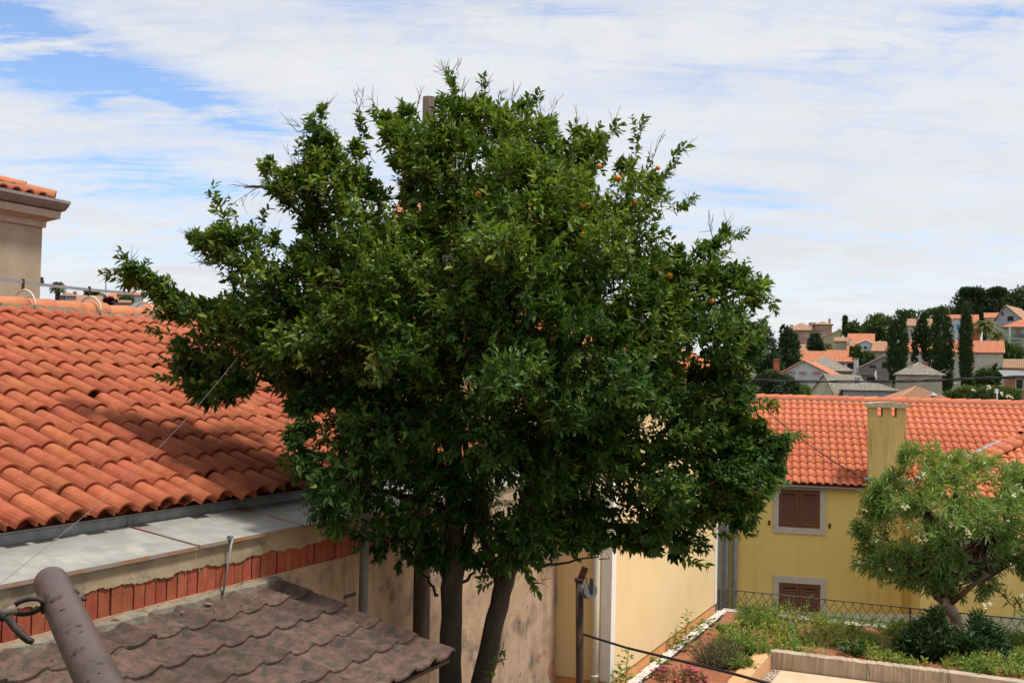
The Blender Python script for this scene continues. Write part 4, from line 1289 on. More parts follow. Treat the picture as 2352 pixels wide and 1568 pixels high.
# overhead twisted cable and service cable
mb = MB()
ks = [(1400, 852, 26.5), (1560, 866, 26.8), (1700, 872, 27), (1850, 876, 26.6), (2000, 876, 26.2), (2100, 875, 25.8), (2200, 871, 25.4), (2300, 867, 25), (2420, 862, 24.6)]
base = np.array([at(*k_) for k_ in ks])
tt = np.linspace(0, 8, 120)
pts = np.stack([np.interp(tt, range(9), base[:, i]) for i in range(3)], 1)
for ph in (0, PI):
    q = pts + np.stack([0 * tt, .02 * np.sin(tt * 5.2 + ph), .022 * np.cos(tt * 5.2 + ph)], 1)
    mb.tube(list(q), .017, 5)
tag(mb.build('overhead_cable', M_CABLE, smooth=True), 'black twisted overhead cable crossing in front of the hillside houses', 'cable')
a, b = at(1735, 918, 27.5), onY(2034, 1124, .22)
a = onY(1735, 918, -2.6)
pts = [a + (b - a) * t - EZ * .22 * math.sin(PI * t) for t in np.linspace(0, 1, 16)]
tag(MB().tube(pts, .016, 5).build('service_cable', M_CABLE, smooth=True), 'thin black cable sloping down over the new orange roof to its gutter', 'cable')

# rusty pipe post at lower left with eye bolts and chain
pa, pb = at(118, 1338, 1.92), at(262, 1640, 1.42)
dv = nrm(pb - pa)
post = thing('rusty_pipe_post', 'leaning brown painted iron pipe with weld bumps, close by at lower left', 'pipe post', pb)
rp = .0295
pts = [pa - dv * .018, pa - dv * .014, pa - dv * .004, pa + dv * .015] + [pa + (pb - pa) * t for t in np.linspace(.08, 1, 14)]
MB().tube(pts, [rp * .55, rp * .82, rp * .97, rp] + [rp] * 14, 28).build('pipe', M_RUST, post, smooth=True)
side = nrm(np.cross(dv, fw)); side = side if side[0] > 0 else -side; frn = nrm(np.cross(side, dv)); frn = frn if frn.dot(fw) < 0 else -frn


def on_pipe(px, py):
    """point on the camera side of the pipe under a pixel"""
    r_ = ray(px, py); best = None
    for t in np.linspace(.6, 2.6, 500):
        q = EYE + r_ * t; h = q - pa; d = np.linalg.norm(h - dv * h.dot(dv))
        if d <= rp: return q, nrm(h - dv * h.dot(dv))
        if best is None or d < best[0]: best = (d, q, nrm(h - dv * h.dot(dv)))
    return best[1], best[2]


for (x, y, r_, sh_) in ((130, 1374, .012, 1), (144, 1400, .005, 1.1), (158, 1448, .006, 1), (187, 1452, .0055, 1), (180, 1436, .006, .9), (181, 1492, .0115, 1), (214, 1516, .007, 1), (229, 1524, .0075, .9), (229, 1547, .005, 1), (205, 1562, .006, 1)):
    p, nn = on_pipe(x, y)
    bq = bmesh.new(); bmesh.ops.create_icosphere(bq, subdivisions=2, radius=1)
    me = bpy.data.meshes.new('weld_bump')
    for v_ in bq.verts: v_.co *= 1 + random.uniform(-.12, .12)
    bq.to_mesh(me); bq.free(); me.materials.append(M_RUST if r_ > .0058 else M_RUST2); me.polygons.foreach_set('use_smooth', [True] * len(me.polygons))
    t1 = nrm(np.cross(nn, dv))
    link('weld_bump', me, post, frame(p - nn * r_ * .35, t1, np.cross(nn, t1), nn) @ Matrix.Diagonal((r_, r_ * sh_, r_ * .75, 1)))
# eye bolts
eb = at(102, 1389, 1.80)
MB().tube([eb + side * .02, eb - side * .012], .0042, 8).build('eye_bolt', M_IRON, post, smooth=True)
hc = at(64, 1392, 1.79); e1, e2 = nrm(at(98, 1384, 1.79) - at(30, 1398, 1.79)), nrm(EZ + fw * -.25)
lo = [hc + e1 * .026 * math.cos(t) + e2 * .0125 * math.sin(t) for t in np.linspace(.22, 2 * PI - .22, 18)]
MB().tube([eb - side * .008] + lo + [eb - side * .010 - EZ * .002], .0042, 8).build('eye_ring', M_IRON, post, smooth=True)
rb_, _ = on_pipe(168, 1388)
MB().tube([at(163, 1380, 1.80), at(172, 1362, 1.82), at(178, 1357, 1.82)], .0058, 8).build('back_bolt', M_IRON, post, smooth=True)
MB().tube([at(172, 1372, 1.82), at(188, 1376, 1.83), at(198, 1374, 1.83)], .0038, 6).build('back_bolt', M_IRON, post, smooth=True)
ch = thing('chain', 'short rusty chain and shackle hooked to the eye of the brown pipe', 'chain', at(10, 1405, 1.78))
M_SHACK = mat('rusty_shackle', (.22, .17, .14), (.10, .06, .045), 30, .7, bump=.5)
MB().tube([at(38, 1396, 1.775), at(22, 1404, 1.77), at(4, 1412, 1.77)], [.0085, .0075, .0085], 10).build('shackle', M_SHACK, ch, smooth=True)
MB().tube([at(4, 1404, 1.765), at(3, 1424, 1.765)], .0085, 10).build('shackle_pin', M_IRON, ch, smooth=True)
MB().tube([at(-60, 1395, 1.765), at(-20, 1406, 1.765), at(2, 1410, 1.765)], .006, 8).build('link', M_IRON, ch, smooth=True)
MB().tube([at(18, 1418, 1.76), at(34, 1440, 1.755), at(52, 1458, 1.75), at(66, 1470, 1.75), at(76, 1474, 1.75)], [.0065, .0062, .0066, .006, .0045], 8).build('bar', M_IRON, ch, smooth=True)


# ================================================================== GARDEN BED, KERBS, TERRACE, FENCE
uK, wK = None, None
pK = on_z(1771, 1496, .05)
wK, uK = wu_of(pK)                      # inner top corner of the kerb
KW = .235
uFn = wu_of(on_z(1648, 1402, 0.0))[1] + .02
WR = 12.0


def sheet(name, poly_fn, w0, w1, u0, u1, step, m_, zf):
    ws = np.arange(w0, w1 + step, step); us = np.arange(u0, u1 + step, step)
    mb = MB(); n = len(us)
    for w in ws:
        for u in us: mb.v.append(tuple(T(min(w, w1), min(u, u1), zf(w, u))))
    mb.f = [(i * n + j, (i + 1) * n + j, (i + 1) * n + j + 1, i * n + j + 1) for i in range(len(ws) - 1) for j in range(n - 1)]
    return mb.build(name, m_, kind='structure', smooth=True)


zs = lambda w, u: .010 * math.sin(w * 3.1 + u * 1.7) + .012 * math.sin(u * 4.3 - w * 2.2) + random.uniform(-.014, .014)
sheet('garden_soil', None, w_S + .002, wK - KW - .003, 9.5, uFn - .15, .085, M_SOIL, zs)
sheet('garden_soil', None, wK - KW + .0, WR, uK + KW + .003, uFn - .15, .085, M_SOIL, zs)
# kerb walls
kerb = thing('garden_kerb', 'low cracked concrete kerb wall edging the planted bed and terrace', 'kerb wall', T(wK, uK, -.22), -TH)
mb = MB()


def rough_bar(mb, p0, p1, wid, zt, zb, nseg, jit):
    """bar with an uneven top; p0->p1 in (w,u); wid to the left"""
    d = nrm(np.array([p1[0] - p0[0], p1[1] - p0[1], 0])); nrm_ = np.array([-d[1], d[0], 0])
    L_ = math.hypot(p1[0] - p0[0], p1[1] - p0[1])
    ring = []
    for i in range(nseg + 1):
        c = np.array([p0[0], p0[1], 0]) + d * (L_ * i / nseg)
        a, b = random.uniform(-jit, jit), random.uniform(-jit, jit)
        z_ = zt + random.uniform(-jit, jit) * .7
        q = [(c, zb), (c + nrm_ * a * .05, z_ - .02), (c + nrm_ * (.02 + a), z_), (c + nrm_ * (wid - .02 + b), z_ - .002), (c + nrm_ * wid, zb)]
        ring.append([T(x[0], x[1], z) for x, z in q])
    k = len(mb.v)
    for r_ in ring: mb.v.extend([tuple(p) for p in r_])
    for i in range(nseg):
        for j in range(4):
            a = k + i * 5 + j; b = a + 5
            mb.f.append((a, b, b + 1, a + 1))
    mb.f.append(tuple(k + j for j in range(5))); mb.f.append(tuple(k + nseg * 5 + j for j in range(5))[::-1])


rough_bar(mb, (wK, 8.5), (wK, uK + .0), KW, .05, -.4, 60, .010)
left_arm = mb.build('side_kerb', M_CONCO, kerb)
wc = [wK - KW + .02] + [wu_of(on_z(x, y, .0))[0] for x, y in ((1992, 1530), (2178, 1553))] + [WR]
for i in range(3):
    mb = MB()
    rough_bar(mb, (wc[i + 1] - .008, uK + KW + (0, .0, .01)[i]), (wc[i] + (.0 if i else .0), uK + KW + (0, .0, .01)[i]), KW, .05 + (0, .006, -.004)[i], -.4, 40, .010)
    mb2 = MB(); mb2.v = mb.v; mb2.f = mb.f
    mb2.build('front_kerb', M_CONC, kerb)
# cracks as dark slivers following the joint
for (x, y, hh_) in ((1992, 1528, .20), (2180, 1556, .16)):
    w0 = wu_of(on_z(x, y, .0))[0]
    mb = MB(); zz = .056; wv = w0
    while zz > .05 - hh_:
        nz = zz - .03; nw = wv + random.uniform(-.014, .018); t_ = random.uniform(.004, .011)
        mb.quad(T(wv, uK - .004, zz), T(wv + t_, uK - .004, zz), T(nw + t_, uK - .004, nz), T(nw, uK - .004, nz))
        zz, wv = nz, nw
    mb.build('crack', M_DARK, kerb)
# terrace floor
mb = MB().tbox(wK + .16, WR, 6, uK - .03, -.4, -.205)
mb.build('terrace_floor', M_FLOOR, kind='structure')
mb = MB().tbox(wK + .005, wK + .155, 6, uK - .005, -.45, -.235)
mb.build('terrace_gutter_soil', M_SOIL, kind='structure')


def stones(name, n, wr, ur, zf, size, m_, seedz=.0):
    bq = bmesh.new(); bmesh.ops.create_icosphere(bq, subdivisions=1, radius=1)
    tv = np.array([v.co[:] for v in bq.verts]); tf = np.array([[v.index for v in f.verts] for f in bq.faces]); bq.free()
    w = rng.uniform(*wr, n); u = rng.uniform(*ur, n)
    P = np.array([T(a, b, zf(a, b)) for a, b in zip(w, u)]) + EZ * rng.uniform(-.2, .5, (n, 1)) * size
    s = rng.uniform(.55, 1.3, (n, 3)) * size * np.array([1.25, .9, .75])
    q = tv[None] * (1 + rng.uniform(-.22, .22, (n, len(tv), 1))) * s[:, None, :]
    an = rng.uniform(0, 2 * PI, n); c, s_ = np.cos(an), np.sin(an)
    x = q[..., 0] * c[:, None] - q[..., 1] * s_[:, None]; y = q[..., 0] * s_[:, None] + q[..., 1] * c[:, None]
    V = np.stack([x, y, q[..., 2]], -1) + P[:, None, :]
    Fq = tf[None] + (np.arange(n) * len(tv))[:, None, None]
    o = tri_mesh(name, V.reshape(-1, 3), Fq.reshape(-1, 3), m_, None, np.repeat(rng.uniform(0, 1, n) ** 2, len(tf)), 'stuff', smooth=False)
    return o


GWID = wu_of(on_z(1664, 1411, 0))[0]
g1 = wu_of(on_z(1545, 1511, 0))[0]
wG = (GWID + g1) / 2
o = stones('white_gravel', 3000, (w_S + .02, wG - .015), (uF - 1.5, uFn - .12), lambda a, b: .022, .026, M_GRAV)
tag(o, 'strip of white gravel along the orange plinth of the cream house', 'gravel')
o = stones('soil_pebbles', 900, (wG, 5), (uK - 3, uFn - .2), lambda a, b: .006 if (b > uK + KW or a < wK - KW) else -.5, .011, M_PEB)
tag(o, 'scattered small pale stones lying on the red soil', 'pebbles')
o = stones('brown_pebbles', 420, (wK + .01, wK + .16), (uK - 2.6, uK - .02), lambda a, b: -.225, .022, M_PEB)
tag(o, 'brown pebbles heaped in the corner inside the kerb', 'pebbles')
ed = MB(); us = np.arange(uF - 1.5, uFn - .1, .18)
for i in range(len(us) - 1):
    j1, j2 = .012 * math.sin(us[i] * 5), .012 * math.sin(us[i + 1] * 5)
    ed.box(T(wG + j1, us[i], -.06), T(.008, 0, 0), EU * .18 + EW * (j2 - j1), EZ * (.098 + .008 * math.sin(us[i] * 3)))
tag(ed.build('bed_edging', M_PLAST_BLK), 'thin black edging strip between the white gravel and red soil', 'edging')

# fence
fence = thing('garden_fence', 'low iron fence with a diamond lattice in front of the yellow house', 'fence', T(w_S + .1, uFn, 0), -TH)
curb = MB()
rough_bar(curb, (WR, uFn + .12), (w_S + .05, uFn + .12), .27, .035, -.9, 90, .008)
curb.build('base_kerb', mat('pale_kerb', (.46, .40, .33), (.54, .48, .41), 6, .9, bump=.4, stain=(.30, .25, .2), stscale=4), fence)
MB().tbox(w_S + .05, WR, uFn + .125, uFn + .135, -3.5, -.2).build('retaining_wall', M_CONC, fence)
w0f = wu_of(on_z(1648, 1402, 0.0))[0] + .02
zT = on_u(1648, 1350, uFn)[2]; zBt = on_u(1648, 1388, uFn)[2]
wpost = wu_of(on_u(2091, 1400, uFn))[0]
wpe = [w0f, wpost, 2 * wpost - w0f]
for wp_ in wpe:
    MB().tbox(wp_ - .014, wp_ + .014, uFn - .014, uFn + .014, -.02, zT + .004).build('post', M_FENCE, fence)
MB().tbox(w0f + .015, WR, uFn - .012, uFn + .012, zT - .018, zT).build('top_rail', M_FENCE, fence)
MB().tbox(w0f + .015, WR, uFn - .010, uFn + .010, zBt - .008, zBt + .008).build('bottom_rail', M_FENCE, fence)
nd = 21; pd = (wpost - w0f) / nd; hz = zT - .02 - zBt
for sgn in (1, -1):
    k = 0
    while w0f + k * pd < WR - .3:
        wc_ = w0f + (k + .5) * pd
        P = []
        for t in np.linspace(0, 1, 7):
            off_ = pd * .46 * (abs(math.cos(PI * t)) ** .8)
            P.append(T(wc_ + sgn * off_, uFn + sgn * .003, zBt + hz * t))
        MB().tube(P, .0062, 4, caps=False).build('lattice_bar', M_FENCE, fence)
        k += 1
# green stake
sp0, sp1 = on_z(1827, 1532, -.21), None
d_s = sp0.dot(EU)
sp1 = on_u(1824, 1444, d_s - .01); sp2 = on_u(1822, 1432, d_s - .01)
st = thing('green_stake', 'thin green garden stake with a wire tip leaning against the kerb', 'stake', sp0, -TH)
MB().tube([sp0, sp1], .013, 8).build('stake', M_GREENST, st, smooth=True)
MB().tube([sp1, sp2, sp2 + EW * -.03 + EZ * .01], .004, 5).build('wire_tip', M_GREY, st)

# ------------------------------------------------------------------ plants in the bed
def herb(name, label, cat, p, h, r_, n, m_, L, Wd, group=None, flat=.5, upb=.5, tv=.5, shape=LEAF4, stems=True, kind=None, flowers=None):
    t_ = thing(name, label, cat, p, 0, group)
    if kind: t_['kind'] = kind
    ns_ = max(6, n // 14)
    a = rng.uniform(0, 2 * PI, ns_); q = np.sqrt(rng.uniform(0, 1, ns_)) * r_
    base = np.array(p) + np.stack([np.cos(a) * q * .55, np.sin(a) * q * .55, 0 * q], 1)
    d = np.stack([np.cos(a) * q / r_ * flat, np.sin(a) * q / r_ * flat, np.full(ns_, upb)], 1) + rng.normal(0, .14, (ns_, 3))
    d /= np.linalg.norm(d, axis=1, keepdims=True)
    hl = h * rng.uniform(.55, 1.05, ns_) * (1 - .3 * (q / r_) ** 2)
    P_, D_, L_, id_ = shoots(base, d, 14, hl, L, .3, 1.0, .1)
    V, Tt, _ = leaf_geo(shape, P_, D_, L_, L_ * Wd)
    nt_ = len(shape[1])
    tri_mesh('foliage', V, Tt, m_, t_, np.repeat(np.clip(rng.uniform(0, tv, len(P_)) + .25 * (P_[:, 2] - p[2]) / h, 0, 1), nt_), None)
    if stems:
        mb = MB()
        for i in range(ns_): mb.tube([base[i], base[i] + d[i] * hl[i]], [.004, .002], 3, caps=False)
        mb.build('stems', M_TWIG if m_ is M_WEEDG else m_, t_, kind='stuff')
    if flowers:
        k = rng.choice(ns_, min(flowers[1], ns_), replace=False)
        fp = base[k] + d[k] * hl[k][:, None] * 1.02
        for f in fp:
            ang = np.linspace(0, 2 * PI, 9)[:-1] + rng.uniform(0, 1)
            dd = np.stack([np.cos(ang), np.sin(ang), np.full(8, .55)], 1)
            V, Tt, _ = leaf_geo(LEAF2, np.repeat(f[None], 8, 0), dd, flowers[2], flowers[2] * .6)
            tri_mesh('flower', V, Tt, flowers[0], t_)
    return t_


def tall_weed(label, px, py, ptx, pty, n):
    p = on_z(px, py, .01); b = on_u(ptx, pty, p.dot(EU))
    t_ = thing('tall_weed', label, 'weed', p, 0, 'tall weeds on the gravel strip')
    st_ = [p + (b - p) * t + rng.normal(0, .012, 3) for t in np.linspace(0, 1, 7)]
    MB().tube(st_, list(np.linspace(.009, .003, 7)), 5).build('stem', M_WEED, t_)
    P_, D_, L_ = [], [], []
    for i in range(n):
        t = i / n; q = p + (b - p) * t; a = i * 2.4
        dd = np.array([math.cos(a), math.sin(a), .35])
        l = .17 * (1 - .55 * t) * rng.uniform(.8, 1.2)
        P_.append(q); D_.append(dd); L_.append(l * .6)
        for sg in (-1, 1, -1, 1):
            P_.append(q + dd * l * rng.uniform(.35, .9)); D_.append(dd + np.array([-math.sin(a), math.cos(a), .1]) * sg * .9); L_.append(l * .5)
        P_.append(q + dd * l * .6); D_.append(dd); L_.append(l * .6)
    P_, D_, L_ = np.array(P_), np.array(D_), np.array(L_)
    V, Tt, _ = leaf_geo(LEAF4, P_, D_, L_, L_ * .6)
    tri_mesh('foliage', V, Tt, M_WEED, t_, np.repeat(rng.uniform(0, .6, len(P_)), 4))


tall_weed('tallest broad leaved weed by the plinth, standing midway along the white gravel', 1578, 1484, 1579, 1400, 20)
tall_weed('broad leaved weed in front of the white corner strip, foot out of frame', 1437, 1600, 1441, 1486, 22)
tall_weed('broad leaved weed leaning beside the front weed, close to the orange plinth', 1420, 1612, 1424, 1520, 16)
tall_weed('short weed on the gravel to the right of the tallest weed', 1606, 1452, 1606, 1428, 9)
tall_weed('short weed on the gravel to the left of the tallest weed', 1552, 1494, 1554, 1450, 11)
tall_weed('small pale weed low on the gravel nearest the white corner strip', 1512, 1524, 1512, 1508, 6)
tall_weed('smallest weed, at the far end of the white gravel strip', 1630, 1436, 1628, 1420, 6)

HB = [((1735, 1441), .40, .36, 620, M_WEED, 'olive bushy herb with yellow tips, farthest one on the bare red soil'),
      ((1693, 1463), .22, .30, 420, M_WEEDG, 'low greyish herb on bare soil, behind the grey green bush'),
      ((1690, 1490), .30, .34, 560, M_WEED, 'green herb near the outer edge of the side kerb'),
      ((1640, 1525), .48, .36, 800, M_WEEDG, 'largest grey green bush on the red soil, crossed by the black line'),
      ((1735, 1500), .24, .28, 420, M_WEED, 'green herb touching the top end of the orange side kerb'),
      ((1700, 1534), .25, .26, 380, M_WEED, 'small green herb between the grey bush and the side kerb'),
      ((1668, 1450), .16, .17, 200, M_WEED, 'tiny round herb beside the black edging on the bare soil'),
      ((1665, 1500), .28, .30, 460, M_WEEDG, 'dry grey herb behind the largest grey green bush')]
for (x, y), h, r_, n, m_, lab in HB:
    n = int(n * 2.6)
    herb('bedding_herb', lab, 'herb', on_z(x, y, 0.0), h, r_, n, m_, .06 if m_ is M_WEED else .055, .34 if m_ is M_WEED else .26, 'herbs on the red soil')
herb('ice_plant', 'low mat of reddish leaves with bright pink flowers beside the gravel', 'flowering plant', on_z(1562, 1556, 0.0), .16, .62, 1500, mat('ice_leaf', (.10, .095, .03), (.16, .085, .035), 9, .6, tint=(.25, .10, .04), transl=.1), .045, .3, None, .9, .5, .6, flowers=(M_PINK, 26, .034))
# ground cover between kerb and fence
WG0 = wu_of(on_z(1772, 1470, 0))[0]


def cover_density(w, u):
    lft = np.clip((w - (WG0 - .9 + .9 * (uFn - u) / (uFn - uK) * .0)) / .8, 0, 1)
    n_ = .5 + .5 * np.sin(w * 2.3 + 1) * np.sin(u * 2.9 + w) + .3 * np.sin(w * 5.1 + u * 3)
    return np.clip(lft * (-.05 + .95 * n_ + .35 * np.clip((w - WG0 - 1.5) / 2.5, 0, 1)), 0, 1)


def ground_cover(name, label, n, ur, wr, hmax, m_, L, Wd, tv):
    w = rng.uniform(*wr, n * 3); u = rng.uniform(*ur, n * 3)
    k = rng.uniform(0, 1, n * 3) < cover_density(w, u)
    w, u = w[k][:n], u[k][:n]; n = len(w)
    hs = hmax * (.35 + .65 * (.5 + .5 * np.sin(w * 3.1 + 2 * np.sin(u * 2.2)))) * rng.uniform(.5, 1.1, n)
    base = np.array([T(a, b, 0) for a, b in zip(w, u)])
    d = np.array([0, 0, 1.0]) + rng.normal(0, .35, (n, 3))
    P_, D_, L_, id_ = shoots(base, d, 9, hs, L, .3, 1.05, .1)
    V, Tt, _ = leaf_geo(LEAF2, P_, D_, L_, L_ * Wd)
    clump = np.clip(.5 + .5 * np.sin(w * 4.2) * np.sin(u * 3.7 + w * 2), 0, 1)
    o = tri_mesh(name, V, Tt, m_, None, np.repeat(np.clip(clump[id_] * tv + rng.uniform(0, .3, len(P_)), 0, 1), 2), 'stuff')
    return tag(o, label, 'ground cover')


ground_cover('ground_cover', 'dense green weeds covering the bed between kerb and fence', 5600, (uK + KW + .03, uFn - .02), (WG0 - .9, 9), .27, M_WEED, .075, .45, .75)
ground_cover('dry_weeds', 'dry yellowish stalks mixed into the green weeds by the fence', 900, (uK + KW + .1, uFn - .02), (WG0 - 1.2, 9), .36, mat('dry_leaf', (.24, .20, .07), (.30, .22, .09), 2, .8, tint=(.30, .13, .06), transl=.2), .05, .26, .8)
# taller weeds against the fence
for (x, y, h, r_, n, lab) in ((1832, 1424, .52, .28, 260, 'tall thin weed in front of the lower brown shutters'), (1715, 1408, .34, .3, 330, 'leafy weed by the fence, just right of the bare soil'), (1770, 1412, .36, .3, 330, 'leafy weed by the fence, left of the lower window'), (1905, 1440, .42, .32, 380, 'leafy weed by the fence, right of the lower window'),
                           (1960, 1448, .34, .3, 340, 'leafy weed by the fence, left of its middle post'), (2070, 1452, .36, .26, 280, 'leafy weed at the foot of the middle fence post'), (2290, 1475, .42, .4, 420, 'yellow green weed by the fence, right of the dark shrub'), (2345, 1490, .40, .4, 420, 'yellow green weed by the fence at the edge of view')):
    herb('fence_weed', lab, 'weed', on_z(x, y, 0.0), h, r_, n, M_WEED, .055, .36, 'weeds along the fence', .55, .7, .8)
for (x, y, h, r_, lab) in ((1955, 1500, .22, .3, 'dark blue green broad leaved herb near the kerb'), (1725, 1418, .2, .14, 'dark round leaved herb near the end of the gravel'), (1765, 1424, .16, .18, 'dark low herb below the lower window')):
    herb('broadleaf_herb', lab, 'herb', on_z(x, y, 0.0), h, r_, 260, M_OLED, .085, .5, 'dark herbs in the bed')

# ================================================================== OLEANDER
ZO = 17.75
ol = thing('oleander_tree', 'oleander tree with pale trunk and white flowers before the yellow house', 'tree', on_z(2205, 1476, 0))
OP = [(1966, 1225), (1985, 1185), (2000, 1190), (1996, 1140), (2030, 1105), (2072, 1085), (2072, 1048), (2108, 1028), (2150, 1035), (2180, 1062), (2205, 1058), (2222, 1072), (2250, 1055), (2290, 1072), (2340, 1085), (2400, 1090), (2450, 1160), (2460, 1260), (2430, 1340), (2370, 1360), (2352, 1330), (2320, 1300), (2275, 1335), (2265, 1358), (2235, 1368), (2190, 1362),
      (2160, 1352), (2140, 1345), (2090, 1345), (2060, 1325), (2045, 1312), (2010, 1322), (1985, 1310), (1972, 1280), (1996, 1262), (1980, 1245)]
OH = [[(2080, 1210), (2110, 1215), (2110, 1240), (2085, 1240)], [(2195, 1240), (2240, 1245), (2270, 1275), (2230, 1280), (2200, 1265)], [(2085, 1265), (2115, 1275), (2105, 1290), (2080, 1285)], [(2010, 1215), (2045, 1215), (2040, 1232), (2012, 1235)]]


def crown_simple(n, poly, holes, z0, tmax, gain=.9, front=.6):
    P = np.asarray(poly, float); out = []; tot = 0
    while tot < n:
        x = rng.uniform(P[:, 0].min(), P[:, 0].max(), n * 2); y = rng.uniform(P[:, 1].min(), P[:, 1].max(), n * 2)
        k = in_poly(x, y, poly)
        for h in holes: k &= ~in_poly(x, y, h)
        x, y = x[k], y[k]; d = edge_dist(x, y, poly)
        Z = z0 + np.where(rng.uniform(0, 1, len(x)) < front, -1, 1) * np.sqrt(rng.uniform(0, 1, len(x))) * np.minimum(tmax, .06 * z0 / 18 + gain * d * z0 / F)
        D = np.stack([ray(a, b) for a, b in zip(x, y)])
        out.append(np.concatenate([EYE + D * (Z / D[:, 1])[:, None], d[:, None]], 1)); tot += len(x)
    return np.concatenate(out)[:n]


oc = crown_simple(2500, OP, OH, ZO, 1.3)
ox, oy = to_px(oc[:, :3])
oc = oc[rng.uniform(0, 1, len(oc)) < np.clip(.62 + .45 * lobes(ox * 1.6, oy * 1.6, 3), .08, 1)]
ocen = at(2200, 1230, ZO)
dd = (oc[:, :3] - ocen); dd /= np.linalg.norm(dd, axis=1, keepdims=True)
d0 = dd * .8 + np.array([0, 0, .35]) + rng.normal(0, .45, (len(oc), 3))
P_, D_, L_, id_ = shoots(oc[:, :3], d0, 15, .17, .135, .1, 1.05, .18)
V, Tt, _ = leaf_geo(LEAF4, P_, D_, L_, L_ * .20)
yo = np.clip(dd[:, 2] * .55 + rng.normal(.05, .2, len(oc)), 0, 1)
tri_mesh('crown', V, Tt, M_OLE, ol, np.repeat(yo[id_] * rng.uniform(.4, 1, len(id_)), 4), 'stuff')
tp = [on_z(2206, 1480, 0), at(2203, 1450, ZO + .2), at(2192, 1415, ZO + .1), at(2176, 1388, ZO), at(2165, 1370, ZO)]
MB().tube(tp, [.105, .095, .092, .11, .09], 10).build('trunk', M_OLEBARK, ol, smooth=True)
mb = MB(); mb2 = MB()
top_ = tp[3]
for k, (a, b) in enumerate((((2120, 1300), (2010, 1240)), ((2150, 1240), (2090, 1080)), ((2190, 1230), (2200, 1075)), ((2250, 1260), (2320, 1110)), ((2250, 1330), (2420, 1240)), ((2130, 1330), (2030, 1300)))):
    A, B = at(*a, ZO + rng.uniform(-.4, .4)), at(*b, ZO + rng.uniform(-.6, .6))
    MB().tube([top_, (top_ + A) / 2 + rng.normal(0, .05, 3), A, (A + B) / 2 + rng.normal(0, .05, 3), B], [.06, .045, .032, .02, .008], 7).build('limb', M_TWIG, ol, smooth=True)
    for i in np.argsort(np.linalg.norm(oc[:, :3] - A, axis=1))[:120]:
        if rng.uniform() < .5: mb.tube([A + (B - A) * rng.uniform(0, .7), (A + oc[i, :3]) / 2, oc[i, :3]], [.011, .008, .004], 4, caps=False)
mb.tube([at(2268, 1340, ZO), at(2300, 1362, ZO - .1), at(2330, 1395, ZO - .2)], [.015, .011, .006], 5)
mb.tube([at(2330, 1370, ZO), at(2345, 1395, ZO - .1), at(2360, 1420, ZO - .2)], [.012, .009, .006], 5)
mb.build('branches', M_BARK, ol, kind='stuff')
ext = np.array([at(2330, 1400, ZO - .2), at(2325, 1385, ZO - .1), at(2345, 1420, ZO - .2), at(2352, 1350, ZO - .2), at(2335, 1380, ZO - .1), at(2360, 1400, ZO - .1)])
P_, D_, L_, id_ = shoots(ext, rng.normal(0, .5, (6, 3)) + np.array([0, 0, -.3]), 16, .2, .15, .1, 1.2, .3)
V, Tt, _ = leaf_geo(LEAF4, P_, D_, L_, L_ * .17)
tri_mesh('low_sprays', V, Tt, M_OLE, ol, np.zeros(len(Tt)), 'stuff')


def flower_head(parent, p, n, size, m_=M_FLOW):
    P_, D_ = [], []
    for _ in range(n):
        c = p + rng.normal(0, size * .7, 3); a = rand_dirs(1)[0]; b = nrm(np.cross(a, [0, .3, 1])); c2 = np.cross(a, b)
        for j in range(5):
            t = j * 2 * PI / 5
            P_.append(c); D_.append(b * math.cos(t) + c2 * math.sin(t) + a * .4)
    P_, D_ = np.array(P_), np.array(D_)
    V, Tt, _ = leaf_geo(LEAF2, P_, D_, size, size * .8)
    return tri_mesh('flower', V, Tt, m_, parent)


for (x, y, n, s_) in ((2077, 1166, 6, .05), (2083, 1160, 4, .04), (1988, 1172, 4, .035), (2112, 1230, 4, .045), (2127, 1238, 4, .04), (2122, 1088, 4, .04), (2184, 1046, 3, .035), (2183, 1205, 5, .045), (2225, 1225, 6, .045), (2222, 1218, 4, .04), (2326, 1135, 4, .045), (2348, 1122, 4, .05), (2312, 1195, 3, .04), (2268, 1212, 4, .04), (2260, 1388, 4, .05), (2273, 1385, 4, .05), (2345, 1368, 5, .05), (2046, 1305, 3, .04), (1974, 1292, 3, .035), (2012, 1240, 3, .035), (2085, 1210, 3, .03), (2325, 1300, 3, .04), (2260, 1062, 3, .035)):
    flower_head(ol, at(x, y, ZO - 1.0 + abs(x - 2200) * .003), n, s_ * .62)
osh = thing('oleander_shrub', 'dark bushy oleander regrowth around the foot of the pale trunk', 'shrub', on_z(2190, 1500, 0))
SP = [(2068, 1500), (2085, 1470), (2110, 1455), (2128, 1438), (2150, 1420), (2175, 1432), (2215, 1435), (2240, 1425), (2265, 1450), (2288, 1470), (2300, 1505), (2300, 1545), (2270, 1560), (2200, 1548), (2120, 1535), (2075, 1522)]
sc_ = crown_simple(620, SP, [[(2150, 1370), (2205, 1370), (2232, 1474), (2180, 1474)]], 17.15, .75)
sc_ = np.concatenate([sc_[:560], sc_[560:]])
scen = at(2190, 1530, 17.2)
dd = sc_[:, :3] - scen; dd /= np.linalg.norm(dd, axis=1, keepdims=True)
P_, D_, L_, id_ = shoots(sc_[:, :3], dd * .6 + np.array([0, -.1, .8]) + rng.normal(0, .3, (len(sc_), 3)), 15, .2, .14, .1, .95, .15)
V, Tt, _ = leaf_geo(LEAF4, P_, D_, L_, L_ * .19)
tri_mesh('foliage', V, Tt, M_OLED, osh, np.repeat(rng.uniform(0, .7, len(P_)), 4), 'stuff')
mb = MB()
